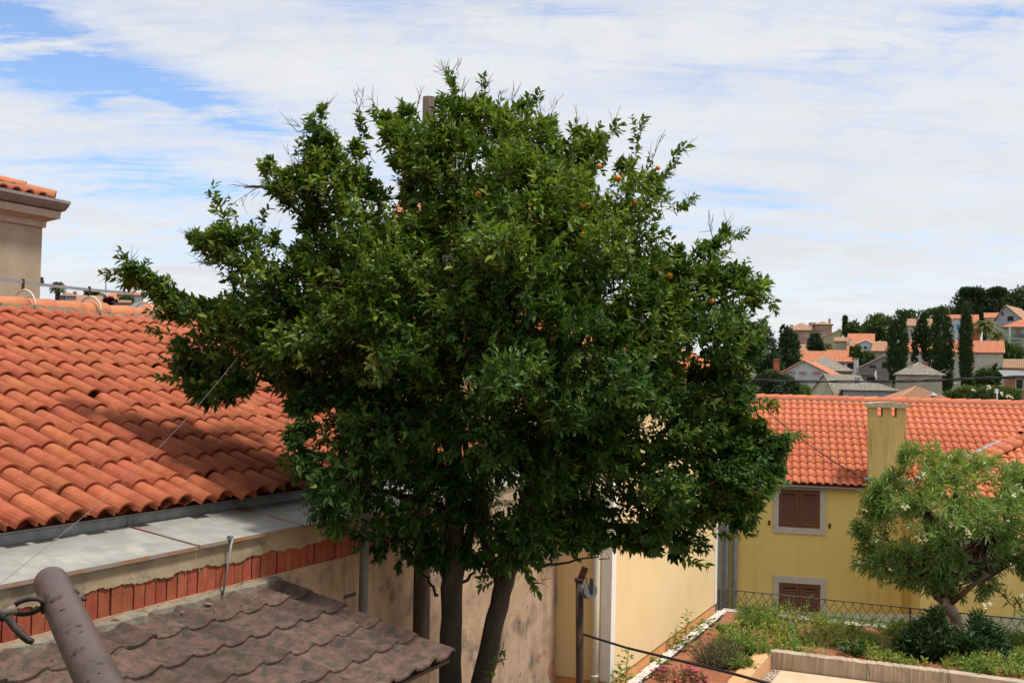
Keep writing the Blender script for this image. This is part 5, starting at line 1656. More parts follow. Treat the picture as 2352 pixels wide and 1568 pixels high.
for i in range(0, 560, 6): mb.tube([on_z(2195 + rng.uniform(-25, 25), 1505 + rng.uniform(-10, 12), 0), sc_[i, :3]], [.009, .004], 4, caps=False)
mb.build('stems', M_TWIG, osh)


# ================================================================== TOWN BEHIND
KZ = 2.2      # the town lies this many times farther than the first estimate of each house
def bg_house(label, x0, x1, ye_, Z, roof, yr, wall, tiles, depth=9.0, yaw=0.0, over=.3, base=None, wins=(), chim=(), pitch=.24, rows=7, name='hillside_house', apex=None, kz=None, group=None):
    """front wall between pixels x0 and x1 with its eave at ye_, Z metres away; yr pixel height of ridge or apex.
    wins: (x0,x1,y0,y1,kind); chim: (x,ytop,ybot,width px,material,depth fraction)"""
    Z = Z * (KZ if kz is None else kz); A = at(x0, ye_, Z); a = R(yaw) - math.atan(((x0 + x1) / 2 - CX) / F)
    ex = np.array([math.cos(a), math.sin(a), 0]); ey = np.array([-math.sin(a), math.cos(a), 0])
    r_ = ray(x1, ye_); n_ = ey
    B = EYE + r_ * ((A - EYE).dot(n_) / r_.dot(n_)); Wd = (B - A).dot(ex)
    ze = A[2]
    zb = base if base is not None else min(terr(A[0], A[1]), terr(B[0], B[1])) - .6
    h = thing(name, label, 'house', (A[0], A[1], zb), a, group or 'houses of the hillside town')
    P = lambda s, d, z: np.array([A[0], A[1], 0]) + ex * s + ey * d + EZ * z
    xm = (x0 + x1) / 2 if apex is None else apex
    MB().box(P(0, 0, zb), ex * Wd, ey * depth, EZ * (ze - zb)).build('wall', wall, h)
    slab, tl = MB(), MB()
    amp = pitch * .36
    if roof in ('gx', 'hip'):
        zr = at(xm, yr, Z + depth / 2)[2]; hr = max(.3, zr - ze)
        run = depth / 2 + over; U = ey * run + EZ * hr * run / (depth / 2); zo = ze - hr * over / (depth / 2)
        if roof == 'gx':
            slab.box(P(-over, -over, zo), ex * (Wd + 2 * over), U, EZ * .10)
            slab.box(P(-over, depth + over, zo - .002), ex * (Wd + 2 * over), -ey * run + EZ * U[2], EZ * .10)
            for s_ in (0, Wd - .15):
                g_ = [P(s_, 0.02, ze), P(s_, depth - .02, ze), P(s_, depth / 2, zr - .02)]
                g2 = [p + ex * .15 for p in g_]
                MB().add(g_ + g2, ((0, 1, 2), (5, 4, 3), (0, 3, 4, 1), (1, 4, 5, 2), (2, 5, 3, 0))).build('gable_wall', wall, h)
            roof_plane(tl, P(-over, -over, zo + .10), ex, U, Wd + 2 * over, pitch=pitch, amp=amp, rows=rows, step=.03)
            roof_plane(tl, P(Wd + over, depth + over, zo + .098), -ex, -ey * run + EZ * U[2], Wd + 2 * over, pitch=pitch * 2, amp=amp, rows=1, step=.03)
        else:
            ins = min(run, (Wd + 2 * over) / 2)
            Lw = Wd + 2 * over
            c = [P(-over, -over, zo), P(Wd + over, -over, zo), P(Wd + over, depth + over, zo), P(-over, depth + over, zo)]
            t0, t1 = P(-over + ins, depth / 2, zo + U[2]), P(Wd + over - ins, depth / 2, zo + U[2] + .001)
            slab.add(c + [t0, t1], ((0, 1, 5, 4), (2, 3, 4, 5), (1, 2, 5), (3, 0, 4), (3, 2, 1, 0)))
            roof_plane(tl, c[0] + EZ * .02, ex, U, Lw, a=ins, b=ins, pitch=pitch, amp=amp, rows=rows, step=.03)
            us_ = ex * ins + EZ * U[2]
            roof_plane(tl, c[3] + EZ * .02, -ey, us_, depth + 2 * over, a=run, b=run, pitch=pitch, amp=amp, rows=rows, step=.03)
            roof_plane(tl, c[1] + EZ * .02, ey, -ex * ins + EZ * U[2], depth + 2 * over, a=run, b=run, pitch=pitch, amp=amp, rows=rows, step=.03)
            hm = MB()
            for (p, q) in ((c[0], t0), (c[1], t1), (t0, t1)):
                if np.linalg.norm(q - p) > .2: hm.tube([p + EZ * .06, q + EZ * .06], .11, 6)
            hipm = hm
    else:                       # gable towards the camera
        am = ray(xm, yr); Ap = EYE + am * ((A - EYE).dot(n_) / am.dot(n_)); sm = (Ap - A).dot(ex); zr = Ap[2]
        g_ = [P(0, 0, ze), P(Wd, 0, ze), P(sm, 0, zr)]; g2 = [p + ey * .2 for p in g_]
        MB().add(g_ + g2, ((0, 1, 2), (5, 4, 3), (0, 3, 4, 1), (1, 4, 5, 2), (2, 5, 3, 0))).build('gable_wall', wall, h)
        for (s0, sgn) in ((0, 1), (Wd, -1)):
            run = abs(sm - s0); 
            if run < .15: continue
            sl_ = (zr - ze) / run; U = ex * sgn * (run + over) + EZ * sl_ * (run + over)
            o = P(s0 - sgn * over, -over, ze - sl_ * over + .02)
            slab.box(o, ey * (depth + over), U, EZ * .10)
            roof_plane(tl, o + EZ * .10, ey, U, depth + over, pitch=pitch, amp=amp, rows=rows, step=.03)
    rf = slab.build('roof', MATS.get('roof_edge') or mat('roof_edge', (.30, .13, .07), (.36, .20, .13), 3, .9), h)
    tl.build('roof_tiles', tiles, rf, kind='stuff')
    if roof == 'hip' and hipm.v: hipm.build('hip_caps', tiles, rf, smooth=True)

    def onf(px, py, d=0.0):
        rr = ray(px, py); q = EYE + rr * (((A - EYE).dot(n_) - d) / rr.dot(n_)); return (q - A).dot(ex), q[2]
    for wn in wins:
        a0, a1, b0, b1, kind = wn
        s0, z1 = onf(a0, b0); s1, z0 = onf(a1, b1)
        if kind == 'dark':
            w_ = MB().box(P(s0, -.02, z0), ex * (s1 - s0), ey * .05, EZ * (z1 - z0)).build('window', M_DARK, h)
        elif kind == 'white':
            w_ = MB().box(P(s0 + .12, -.02, z0 + .12), ex * (s1 - s0 - .24), ey * .05, EZ * (z1 - z0 - .24)).build('window', mat('dark_glass', (.03, .035, .04), None, rough=.15), h)
            fm = MB()
            fm.box(P(s0, -.06, z0), ex * (s1 - s0), ey * .07, EZ * .115); fm.box(P(s0, -.06, z1 - .115), ex * (s1 - s0), ey * .07, EZ * .115)
            fm.box(P(s0, -.058, z0 + .118), ex * .115, ey * .07, EZ * (z1 - z0 - .236)); fm.box(P(s1 - .115, -.058, z0 + .118), ex * .115, ey * .07, EZ * (z1 - z0 - .236))
            fm.build('frame', M_WHITE, w_)
        elif kind == 'blue':
            MB().box(P(s0, -.06, z0), ex * (s1 - s0), ey * .07, EZ * (z1 - z0)).build('shutter', mat('blue_shutter', (.05, .30, .50), (.07, .34, .56), 5), h)
        elif kind == 'pale':
            MB().box(P(s0, -.03, z0), ex * (s1 - s0), ey * .05, EZ * (z1 - z0)).build('window', mat('pale_shutter', (.36, .31, .24), (.42, .37, .30), 5), h)
        elif kind == 'grey':
            MB().box(P(s0, -.05, z0), ex * (s1 - s0), ey * .06, EZ * (z1 - z0)).build('door', mat('grey_door', (.36, .36, .37), (.42, .42, .43), 5), h)
        elif kind == 'awning':
            MB().box(P(s0, -.5, z0), ex * (s1 - s0), ey * .5 + EZ * .14, EZ * .09).build('awning', mat('tile_awning', (.30, .12, .075), (.36, .16, .10), 9), h)
        elif kind == 'salmon':
            MB().box(P(s0, -.02, z0), ex * (s1 - s0), ey * .05, EZ * (z1 - z0)).build('door', mat('brown_screen', (.30, .17, .10), (.36, .21, .13), 5), h)
    for (cx_, ct, cb_, cwid, cm, df) in chim:
        d = depth * df; s0, _ = onf(cx_ - cwid / 2, ct, 0)
        q = at(cx_, ct, Z + d); q2 = at(cx_, cb_, Z + d); wq = cwid * (Z + d) / F
        o = np.array([q[0] - wq / 2, q[1], q2[2] - .8])
        c_ = MB().box(o, (wq, 0, 0), (0, wq, 0), (0, 0, q[2] - q2[2] + .62)).build('chimney', cm, h)
        MB().box(o + np.array([-.06, -.06, q[2] - q2[2] + .78]), (wq + .12, 0, 0), (0, wq + .12, 0), (0, 0, .10)).build('cap', tiles, c_)
        mbp = MB()
        for (a_, b_) in ((0, 0), (wq - .1, 0), (0, wq - .1), (wq - .1, wq - .1)): mbp.box(o + np.array([a_, b_, q[2] - q2[2] + .622]), (.1, 0, 0), (0, .1, 0), (0, 0, .155))
        mbp.build('cap_posts', cm, c_)
    return h, P, onf


W_WHITE = wallmat('house_white', (.50, .51, .54)); W_BLUE = wallmat('house_bluegrey', (.34, .355, .40)); W_BEIGE = wallmat('house_beige', (.42, .37, .29))
W_PALE = wallmat('house_pale', (.52, .48, .40)); W_PINK = wallmat('house_pink', (.40, .235, .185)); W_GREENY = wallmat('house_pale_green', (.50, .48, .34)); W_SALM = wallmat('house_salmon', (.55, .25, .17))
W_GREEN = wallmat('house_green', (.30, .42, .35)); W_TAN = wallmat('house_tan', (.40, .32, .22)); W_GREYB = wallmat('house_greybrown', (.27, .24, .225)); W_RED = wallmat('red_chimney', (.36, .10, .05))
W_OLIVE = wallmat('house_olive', (.46, .40, .25))

bg_house('long pink palace on the skyline with small roof turrets', 1806, 1881, 757, 172, 'hip', 742.5, W_PINK, M_FAR_TAN, 13, 4, .6, rows=5, pitch=.4, wins=((1848, 1857, 763, 776, 'pale'), (1848, 1853, 783, 794, 'pale'), (1813, 1819, 764, 774, 'pale')),
         chim=((1809, 747, 756, 5, W_PINK, .3), (1819, 746, 753, 6, W_PINK, .5), (1868, 741, 752, 14, W_PINK, .2)))
bg_house('taller right end block of the pink palace with a slim chimney', 1873, 1911, 745, 171, 'hip', 739, W_PINK, M_FAR_TAN, 11, 4, .6, rows=4, pitch=.4, wins=((1881, 1890, 747, 753, 'pale'), (1894, 1903, 747, 753, 'pale'), (1889, 1899, 763, 775, 'pale')),
         chim=((1906, 732, 744, 4.5, W_PINK, .3),))
bg_house('yellowish house with one sloping red roof right of the pink palace', 1886, 1934, 777, 150, 'gy', 757, W_OLIVE, M_FAR_TAN, 12, 0, .3, rows=4, apex=1931, wins=((1922, 1926, 775, 781, 'dark'),), chim=((1928, 755, 760, 5, W_OLIVE, .1),))
bg_house('small house with a plain brown tile roof and one roof window', 1824, 1862, 811, 130, 'gx', 792, W_TAN, M_FAR_TAN, 10, 0, .3, rows=8)
bg_house('house with bright orange roof and a white gabled dormer', 1946, 2006, 803, 112, 'gx', 768, W_WHITE, M_FAR_OR, 11, -2, .2, rows=9, chim=((1954, 778, 797, 6, W_WHITE, .1), (1998, 774, 783, 4.5, W_RED, .45)))
bg_house('white gabled dormer with a dark window on the bright orange roof', 1969, 2008, 790, 110.5, 'gy', 782, W_WHITE, M_WHITE, 4, -2, .25, rows=2, base=5.2, wins=((1982, 1993, 793, 803, 'white'),), name='dormer')
bg_house('right extension with brown roof beside the dormer house', 2003, 2046, 806, 108, 'gx', 786, W_GREYB, M_FAR_MIX, 10, -6, .3, rows=7)
bg_house('small beige garage with a tan roof and pale door', 1919, 1947, 784, 116, 'gx', 776, W_BEIGE, M_FAR_TAN, 7, 0, .3, rows=4, wins=((1925, 1941, 794, 808, 'pale'),))
bg_house('left half of the long orange roofed house, lower roof', 1836, 1902, 828, 96, 'gx', 808, W_PALE, M_FAR_OR, 9, 0, .3, rows=9, chim=((1884, 817, 824, 6, W_GREYB, .2),))
bg_house('right half of the long orange roofed house over dark openings', 1902, 1967, 829.5, 93, 'gx', 806, W_WHITE, M_FAR_OR, 9, 0, .35, rows=10, wins=((1922, 1938, 834, 850, 'dark'), (1946, 1964, 834, 852, 'dark')))
bg_house('low house with a faded grey brown hipped roof behind the white gable', 1832, 1957, 849, 86, 'hip', 820, W_TAN, M_FAR_GREY, 13, 0, .4, rows=10)
hH, PH, ofH = bg_house('white gabled house with orange roof and a red brick chimney', 1786, 1916, 862, 75, 'gy', 829.5, W_WHITE, M_FAR_OR, 11, -9, .35, rows=12, apex=1847, wins=((1803, 1817, 853, 857, 'awning'), (1836, 1852, 853, 857, 'awning'), (1867, 1884, 853, 857, 'awning'), (1803, 1812, 859, 868, 'dark')),
                       chim=((1785, 826, 855, 11, W_RED, .05),))
bg_house('pale greenish gabled house with a mottled grey tile roof', 1860, 1916, 905, 60, 'gy', 861, W_GREENY, M_FAR_GREY, 12, -22, .25, rows=12, apex=1893, wins=((1896, 1900, 884, 902, 'pale'),), chim=((1822, 853, 874, 9, W_GREYB, .75),))
bg_house('low blue grey house with a grey hipped tile roof', 1936, 2060, 895, 57, 'hip', 877, W_BLUE, M_FAR_GREY, 9, 0, .35, rows=9, chim=((1971, 868, 890, 8, W_BLUE, .2), (1945, 909, 914, 5, W_RED, -.2), (1953, 909, 914, 5, W_RED, -.2)))
hK, PK, ofK = bg_house('grey house with a sloping dark roof edge and long balcony', 1968, 2046, 848, 82, 'gy', 817, W_GREYB, M_FAR_GREY, 10, 0, .3, rows=6, apex=2034, wins=((1997, 2011, 839, 846, 'dark'), (2026, 2038, 831, 846, 'dark'), (1991, 2012, 865, 874, 'dark')), chim=((1968, 823, 850, 9, W_WHITE, -.08),))
s0, z1 = ofK(1967, 845); s1, z0 = ofK(2036, 858)
bal = MB().box(PK(s0, -1.1, z0 - .2), EW * 0 + np.array([s1 - s0, 0, 0]), (0, 1.1, 0), (0, 0, .2)).build('balcony', W_GREYB, hK)
mb = MB()
n_ = 26
for i in range(n_ + 1): mb.box(PK(s0 + (s1 - s0) * i / n_, -1.08, z0), (.05, 0, 0), (0, .05, 0), (0, 0, z1 - z0))
mb.box(PK(s0, -1.09, z1), (s1 - s0 + .05, 0, 0), (0, .07, 0), (0, 0, .06))
mb.build('balustrade', mat('balustrade', (.16, .13, .12), (.22, .18, .16), 5), bal)
bg_house('square beige house with a pyramid grey tile roof and two chimneys', 2060, 2164, 859, 62, 'hip', 835, W_BEIGE, M_FAR_GREY, 9.5, 2, .35, rows=11, wins=((2122, 2138, 863, 870, 'grey'), (2089, 2098, 861, 869, 'awning')), chim=((2093, 833, 850, 8, W_BEIGE, .2), (2127, 833, 842, 9, W_RED, .55)))
hM, PM, ofM = bg_house('hipped roof of mixed orange and straw tiles just beyond the ridge', 2060, 2190, 921, 47, 'hip', 890, W_GREYB, M_FAR_MIX, 9, 12, .4, rows=12)
c = at(2143, 921, 44.5 * KZ)
vt = thing('roof_vent', 'grey metal roof vent with a conical cap by the mixed tile roof', 'vent', c - EZ * 1.2)
MB().tube([c - EZ * 1.2, at(2143, 909, 44.5 * KZ)], .22, 10).build('pipe', M_GREY, vt, smooth=True)
q = at(2143, 907, 44.5 * KZ); MB().tube([q, q + EZ * .26], [.36, .04], 12).build('cap', M_GREY, vt)
bg_house('large cream house with an orange roof and stone end gable', 2086, 2304, 808, 80, 'gx', 786, W_PALE, M_FAR_OR, 9, 0, .3, rows=9, wins=((2263, 2284, 836, 862, 'pale'), (2266, 2281, 841, 862, 'dark')), chim=((2302, 779, 790, 8, W_PALE, .3), (2236, 790, 796, 4, M_IRON, .2), (2281, 790, 796, 4, M_IRON, .2), (2202, 790, 796, 4, M_IRON, .2)))
bg_house('salmon house with a tan roof at the edge of view', 2306, 2420, 846, 70, 'gx', 828, W_SALM, M_FAR_TAN, 8, 0, .2, rows=9, wins=((2332, 2351, 869, 895, 'white'),))
c0 = at(2306, 852, 70 * KZ)
aw = thing('corrugated_awning', 'grey corrugated awning along the wall of the salmon house', 'awning', c0 - EZ * .5)
mb = MB(); roof_plane(mb, at(2306, 865, 68.6 * KZ), np.array([1.0, 0, 0]), np.array([0, 1.9, .9]), 7, pitch=.2, amp=.06, rows=1)
mb.build('sheet', M_GREY, aw); MB().box(at(2306, 852, 69.9 * KZ), (7, 0, 0), (0, .1, 0), (0, 0, .12)).build('rail', M_GREY, aw)
hP, PP, ofP = bg_house('green house with orange hipped roof and balconies', 2309, 2440, 748, 105, 'hip', 727, W_GREEN, M_FAR_OR, 11, -3, .8, rows=9, wins=((2332, 2346, 755, 768, 'salmon'), (2332, 2348, 787, 802, 'salmon')))
for yb in (779, 810):
    s0, z0 = ofP(2324, yb); MB().box(PP(s0, -1.4, z0), (14, 0, 0), (0, 1.4, 0), (0, 0, .22)).build('balcony', W_PALE, hP)
    s0, z0 = ofP(2326, yb - 1); MB().box(PP(s0, -1.35, z0 + .2), (14, 0, 0), (0, .08, 0), (0, 0, .85)).build('balustrade', mat('dark_rail', (.10, .12, .12), (.14, .15, .15), 5), hP)
s0, z0 = ofP(2319, 812); _, z1 = ofP(2319, 750); MB().box(PP(s0, -1.45, z0 - 1), (.32, 0, 0), (0, .3, 0), (0, 0, z1 - z0 + 1)).build('pillar', W_PALE, hP)
bg_house('pale blue grey gabled house below the pine hill', 2288, 2345, 731, 122, 'gy', 702, W_BLUE, M_FAR_TAN, 14, -14, .5, rows=7, apex=2311, wins=((2314, 2328, 726, 737, 'dark'), (2301, 2305, 717, 725, 'dark')))
bg_house('far orange roof just under the pine hill', 2262, 2292, 730, 142, 'gx', 720, W_PALE, M_FAR_OR, 9, 0, .3, rows=5)
bg_house('orange roofed house on the slope, directly behind the blue shuttered gable', 2168, 2246, 741, 130, 'gx', 725, W_WHITE, M_FAR_OR, 9, 0, .3, rows=6)
bg_house('white gabled house with a blue shutter between two cypresses', 2181, 2210, 736, 126, 'gy', 731, W_WHITE, M_FAR_TAN, 5, 0, .2, rows=3, wins=((2197, 2206, 744, 757, 'blue'),))
bg_house('orange walled house half hidden by the large palm', 2233, 2252, 757, 112, 'gx', 750, wallmat('house_orange', (.55, .15, .06)), M_FAR_OR, 6, 0, .2, rows=4)
bg_house('tan roofed house on the slope left of the cypresses', 2080, 2150, 748, 135, 'gx', 734, W_PALE, M_FAR_TAN, 9, 0, .4, rows=6, wins=((2091, 2094, 757, 764, 'dark'),), chim=())
# left skyline
bg_house('low grey house beside the distant fan palm', 138, 176, 679, 95, 'hip', 673, W_BLUE, M_FAR_TAN, 7, 0, .3, rows=4, wins=((141, 143.5, 680, 688, 'dark'), (146, 149, 680, 688, 'dark')), chim=((171, 670, 675, 6, W_RED, .5),))
bg_house('house with a brick red roof below the dark round tree', 178, 232, 702, 88, 'gx', 680, W_TAN, M_FAR_MIX, 9, 0, .3, rows=6)
bg_house('white house with a small dark window, left of the roof window house', 220, 250, 683, 112, 'gy', 674, W_WHITE, M_FAR_TAN, 9, 0, .3, rows=4, wins=((234, 242, 678.5, 682, 'dark'),))
hT, PT, ofT = bg_house('house with orange roof and a pale roof window', 243, 274, 690, 108, 'gx', 676, W_WHITE, M_FAR_OR, 9, -8, .2, rows=6)
bg_house('grey house with orange roof behind the left tip of the crown', 273, 330, 676, 104, 'hip', 668, W_WHITE, M_FAR_OR, 8, 0, .4, rows=6, wins=((282, 287, 681, 689, 'dark'),))
bg_house('small house with white awnings behind the ridge bar', 236, 300, 694, 92, 'gx', 690, W_GREYB, M_FAR_TAN, 6, 0, .2, rows=3)
bg_house('wide town house showing only through gaps in the orange tree', 918, 1330, 545, 27, 'gx', 466, W_GREYB, M_FAR_OR, 8, 0, .35, rows=14, name='town_house', kz=1)
bg_house('narrow brown house with a grey roof showing left of the trunk', 706, 900, 640, 26, 'gx', 602, W_TAN, M_FAR_TAN, 6, 0, .3, rows=10, name='town_house', kz=1)
bg_house('low row of terracotta roofs beyond the left skyline', 330, 640, 716, 80, 'gx', 700, W_TAN, M_FAR_OR, 8, 0, .3, rows=6)

# tower house at the upper left
tw_c = at(96, 560, 16.4); w_t, u_t = wu_of(tw_c)
tow = thing('tall_house', 'tall grey rendered house with a stone cornice and gutter at far left', 'house', T(w_t - 4, u_t - 4, 0), -TH)
zc_ = lambda y: on_w(97, y, w_t)[2]
zg = on_w(100, 512, w_t)[2]
MB().tbox(w_t - 9, w_t, u_t - 12, u_t, -.6, zg + .5).build('wall', M_TOWER, tow)
pf = [(0.0, 524, .045), (0.0, 509, .06)]
def band(y0, y1, o0, o1, m_, nm):
    """band round the top between two heights, growing outwards"""
    za, zb_ = zc_(y0), zc_(y1)
    mb = MB()
    a = [T(w_t - 9, u_t + o0, za), T(w_t + o0, u_t + o0, za), T(w_t + o0, u_t - 12, za)]
    b = [T(w_t - 9, u_t + o1, zb_), T(w_t + o1, u_t + o1, zb_), T(w_t + o1, u_t - 12, zb_)]
    i_ = [T(w_t - 9, u_t - .02, za), T(w_t - .02, u_t - .02, za), T(w_t - .02, u_t - 12, za)]
    j_ = [T(w_t - 9, u_t - .02, zb_), T(w_t - .02, u_t - .02, zb_), T(w_t - .02, u_t - 12, zb_)]
    v = a + b + i_ + j_
    mb.add(v, ((1, 0, 3, 4), (2, 1, 4, 5), (0, 1, 7, 6), (1, 2, 8, 7), (4, 3, 9, 10), (5, 4, 10, 11)))
    return mb.build(nm, m_, tow)


band(523, 509, .035, .04, M_STONE, 'frieze'); band(508.8, 501, .045, .155, M_STONE, 'cornice_moulding'); band(500.6, 484, .172, .18, M_STONE, 'cornice')
zt_ = zc_(484)
# gutter with ogee profile
v, f = [], []
for s in (u_t - 12, u_t + .24):
    for (a, b) in ((.10, .0), (.20, .02), (.26, .07), (.29, .11), (.31, .115), (.31, .16), (.295, .16), (.29, .13), (.13, .02)): v.append(T(w_t + a, s, zt_ + b + .004))
for i in range(8): f.append((i, i + 1, 9 + i + 1, 9 + i))
f += [tuple(range(9)), tuple(range(9, 18))[::-1]]
MB().add(v, f).build('gutter', mat('old_gutter', (.20, .19, .18), (.26, .245, .23), 6, .6, stain=(.25, .17, .11), stscale=4), tow)
mb = MB(); ov_, tw_s = .15, math.tan(R(19))
rise_ = 5.2
O = T(w_t + ov_, u_t + ov_, zt_ + .10)
hipd = nrm(T(-1, -1, tw_s))
trf = MB().add([O, T(w_t + ov_, u_t - 12, zt_ + .10), T(w_t + ov_ - rise_, u_t - 12, zt_ + .10 + rise_ * tw_s), T(w_t + ov_ - rise_, u_t + ov_ - rise_, zt_ + .10 + rise_ * tw_s), T(w_t - 9, u_t + ov_, zt_ + .10), T(w_t - 9, u_t + ov_ - rise_, zt_ + .10 + rise_ * tw_s)],
               ((0, 3, 2, 1), (0, 4, 5, 3))).build('roof', M_PAN, tow)
mb = MB(); roof_plane(mb, T(w_t + ov_, u_t + ov_ , zt_ + .12), -EU, T(-rise_, 0, rise_ * tw_s), 12, a=rise_, pitch=.235, amp=.03, rows=15, step=.012)
roof_plane(mb, T(w_t + ov_, u_t + ov_, zt_ + .12), -EW, T(0, -rise_, rise_ * tw_s), 9, a=rise_, pitch=.235, amp=.07, rows=15, step=.03)
mb.build('pan_tiles', M_PAN, trf, kind='stuff')
upt = nrm(T(-1, 0, tw_s)); nt_ = np.cross(-EU, upt); nt_ = nt_ if nt_[2] > 0 else -nt_
covt = cover_mesh('roof_tile', .19, .16, .082, .455, .014, 8, M_TILE, lip=.003)
for c in range(34):
    for r_ in range(12):
        uu_ = (c + .5) * .235
        if r_ * .36 * math.cos(R(19)) > uu_ - .16: continue
        o = T(w_t + ov_ + .04, u_t + ov_, zt_ + .14) - EU * uu_ + upt * (r_ * .36) + nt_ * .03
        y2 = nrm(upt - nt_ * .036); x2 = np.cross(y2, nt_); z2 = np.cross(x2, y2)
        px_, py_ = to_px(o)
        if px_[0] < -80: continue
        link('roof_tile', covt, trf, frame(o, x2, y2, z2))
for k_ in range(14):
    yv = hipd; xv = nrm(np.cross(yv, EZ)); zv = np.cross(xv, yv)
    yv2 = nrm(yv - zv * .03); zv2 = np.cross(xv, yv2)
    link('ridge_tile', rc, trf, frame(T(w_t + ov_ - .04, u_t + ov_ - .04, zt_ + .20) + hipd * (k_ * .43), xv, yv2, zv2))
# small lamp on the corner
q = at(95, 641, 16.6)
lampo = MB().tube([q + EZ * .03, q - EZ * .10], [.03, .055], 8).build('corner_lamp', M_IRON, tow)

# ------------------------------------------------------------------ trees of the town
def tuft(name, label, cat, ells, Z, n, L, Wd, m_, group, trunk=None, upb=.35, tv=.7, thick=.8, shape=LEAF2, vertical=0.0, loose=.13):
    """crown from several ellipses given in pixels (cx, cy, rx, ry)"""
    Z = Z * KZ; L = L * 1.55; Wd = Wd * 1.55
    cx = ells[0][0]; bot = max(e[1] + e[3] for e in ells)
    b = at(cx, bot, Z); zb = terr(b[0], b[1])
    t_ = thing(name, label, cat, (b[0], b[1], zb), 0, group)
    areas = np.array([e[2] * e[3] for e in ells], float); cnt = np.maximum(20, (n * areas / areas.sum())).astype(int)
    Pn, Dn, Tn = [], [], []
    for e, k in zip(ells, cnt):
        c = at(e[0], e[1], Z); sx, sz = e[2] * Z / F, e[3] * Z / F
        nb = max(6, k // 14)
        v = rand_dirs(nb); rr = rng.uniform(.55, 1.0, (nb, 1)) ** .6
        cc = v * rr; 
        clump = cc[rng.integers(0, nb, k)] + rng.normal(0, loose, (k, 3))
        p = c + clump * np.array([sx, sx * thick, sz])
        d = clump + np.array([0, 0, upb]) + rng.normal(0, .5, (k, 3)); d[:, :2] *= (1 - vertical); d[:, 2] += vertical
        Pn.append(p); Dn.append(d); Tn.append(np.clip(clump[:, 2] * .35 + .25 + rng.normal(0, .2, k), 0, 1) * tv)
    Pn, Dn, Tn = map(np.concatenate, (Pn, Dn, Tn))
    V, Tt, _ = leaf_geo(shape, Pn, Dn, L * rng.uniform(.6, 1.2, len(Pn)), Wd * rng.uniform(.7, 1.1, len(Pn)))
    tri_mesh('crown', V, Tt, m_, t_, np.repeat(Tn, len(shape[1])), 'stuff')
    zt_ = at(cx, ells[0][1], Z)[2]
    r_ = trunk or .12
    MB().tube([(b[0], b[1], zb - .2), (b[0], b[1], (zb + zt_) / 2), (b[0], b[1], zt_)], [r_, r_ * .8, r_ * .4], 7).build('trunk', M_BARK, t_)
    return t_


G1 = 'trees of the hillside town'
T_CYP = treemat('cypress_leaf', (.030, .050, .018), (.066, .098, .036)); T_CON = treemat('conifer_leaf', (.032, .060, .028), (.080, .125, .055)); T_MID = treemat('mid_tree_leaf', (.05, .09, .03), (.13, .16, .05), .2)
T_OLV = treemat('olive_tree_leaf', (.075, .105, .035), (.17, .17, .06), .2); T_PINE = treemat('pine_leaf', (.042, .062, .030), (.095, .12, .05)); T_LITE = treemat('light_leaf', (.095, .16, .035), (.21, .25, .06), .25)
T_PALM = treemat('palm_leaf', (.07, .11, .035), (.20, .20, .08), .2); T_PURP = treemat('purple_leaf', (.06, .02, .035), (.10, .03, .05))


def cypress(label, cols, Z, n, L=.30):
    """cols: list of (cx, top, bottom, half width) columns"""
    ells = []
    for (cx, t, b, hw_) in cols:
        m = 9
        for i in range(m):
            f_ = (i + .5) / m
            wdt = hw_ * (math.sin(PI * min(1, .18 + f_ * .66)) ** .75) * random.uniform(.9, 1.1)
            ells.append((cx + random.uniform(-1, 1), t + (b - t) * f_, max(1.8, wdt * .74), (b - t) / m * .95))
    ells.sort(key=lambda e: -e[1])
    return tuft('cypress', label, 'cypress', ells, Z, n, L, L * .28, T_CYP, 'cypresses on the hillside', upb=.6, tv=.9, thick=1.0, vertical=.7, trunk=.2, loose=.2)


cypress('thick leftmost cypress of the dark row with ragged double top', [(2062, 724, 880, 25), (2074, 722, 870, 13), (2050, 740, 880, 14)], 72, 8500)
cypress('cypress second from the left in the dark row, forked and gappy', [(2118, 718, 800, 17), (2101, 760, 862, 9), (2128, 750, 856, 13)], 74, 6500)
cypress('broadest cypress, third in the dark row', [(2163, 716, 900, 24), (2176, 740, 905, 20), (2148, 722, 890, 14)], 71, 9500)
cypress('slim pointed cypress, rightmost of the dark row', [(2219, 710, 905, 18)], 70, 7000)
cypress('small lone cypress on the skyline right of the pink palace', [(1941, 731, 772, 6.5)], 140, 1300, .6)
tuft('conifer', 'large dark conifer with a stepped outline left of the white gable', 'tree', [(1812, 815, 24, 36), (1808, 778, 13, 24), (1800, 762, 7, 12), (1826, 790, 8, 18), (1795, 845, 26, 24), (1822, 775, 5, 9)], 88, 6500, .42, .15, T_CON, G1)
tuft('conifer', 'dark conifer mostly hidden behind the right edge of the orange tree', 'tree', [(1755, 815, 30, 40), (1752, 768, 18, 26), (1770, 850, 26, 34)], 84, 5500, .42, .15, T_CON, G1)
tuft('conifer', 'round dark conifer below the pink palace', 'tree', [(1873, 792, 17, 16), (1872, 776, 9, 10), (1880, 800, 14, 10)], 104, 3000, .4, .16, T_CON, G1)
tuft('pine', 'low dark pine hanging over the grey mottled roof', 'tree', [(1790, 886, 40, 22), (1822, 890, 12, 14), (1768, 872, 24, 18), (1745, 890, 22, 22)], 52, 5200, .26, .10, T_PINE, G1)
tuft('bush', 'light green bush beneath the mottled grey roof', 'bush', [(1839, 900, 22, 15), (1822, 910, 14, 10)], 54, 2600, .2, .10, T_LITE, 'bushes between the houses')
tuft('broadleaf_tree', 'wispy green tree on the skyline beside the lone cypress', 'tree', [(1961, 760, 15, 20), (1972, 768, 14, 14), (1950, 768, 10, 12)], 138, 2200, .6, .25, T_MID, G1)
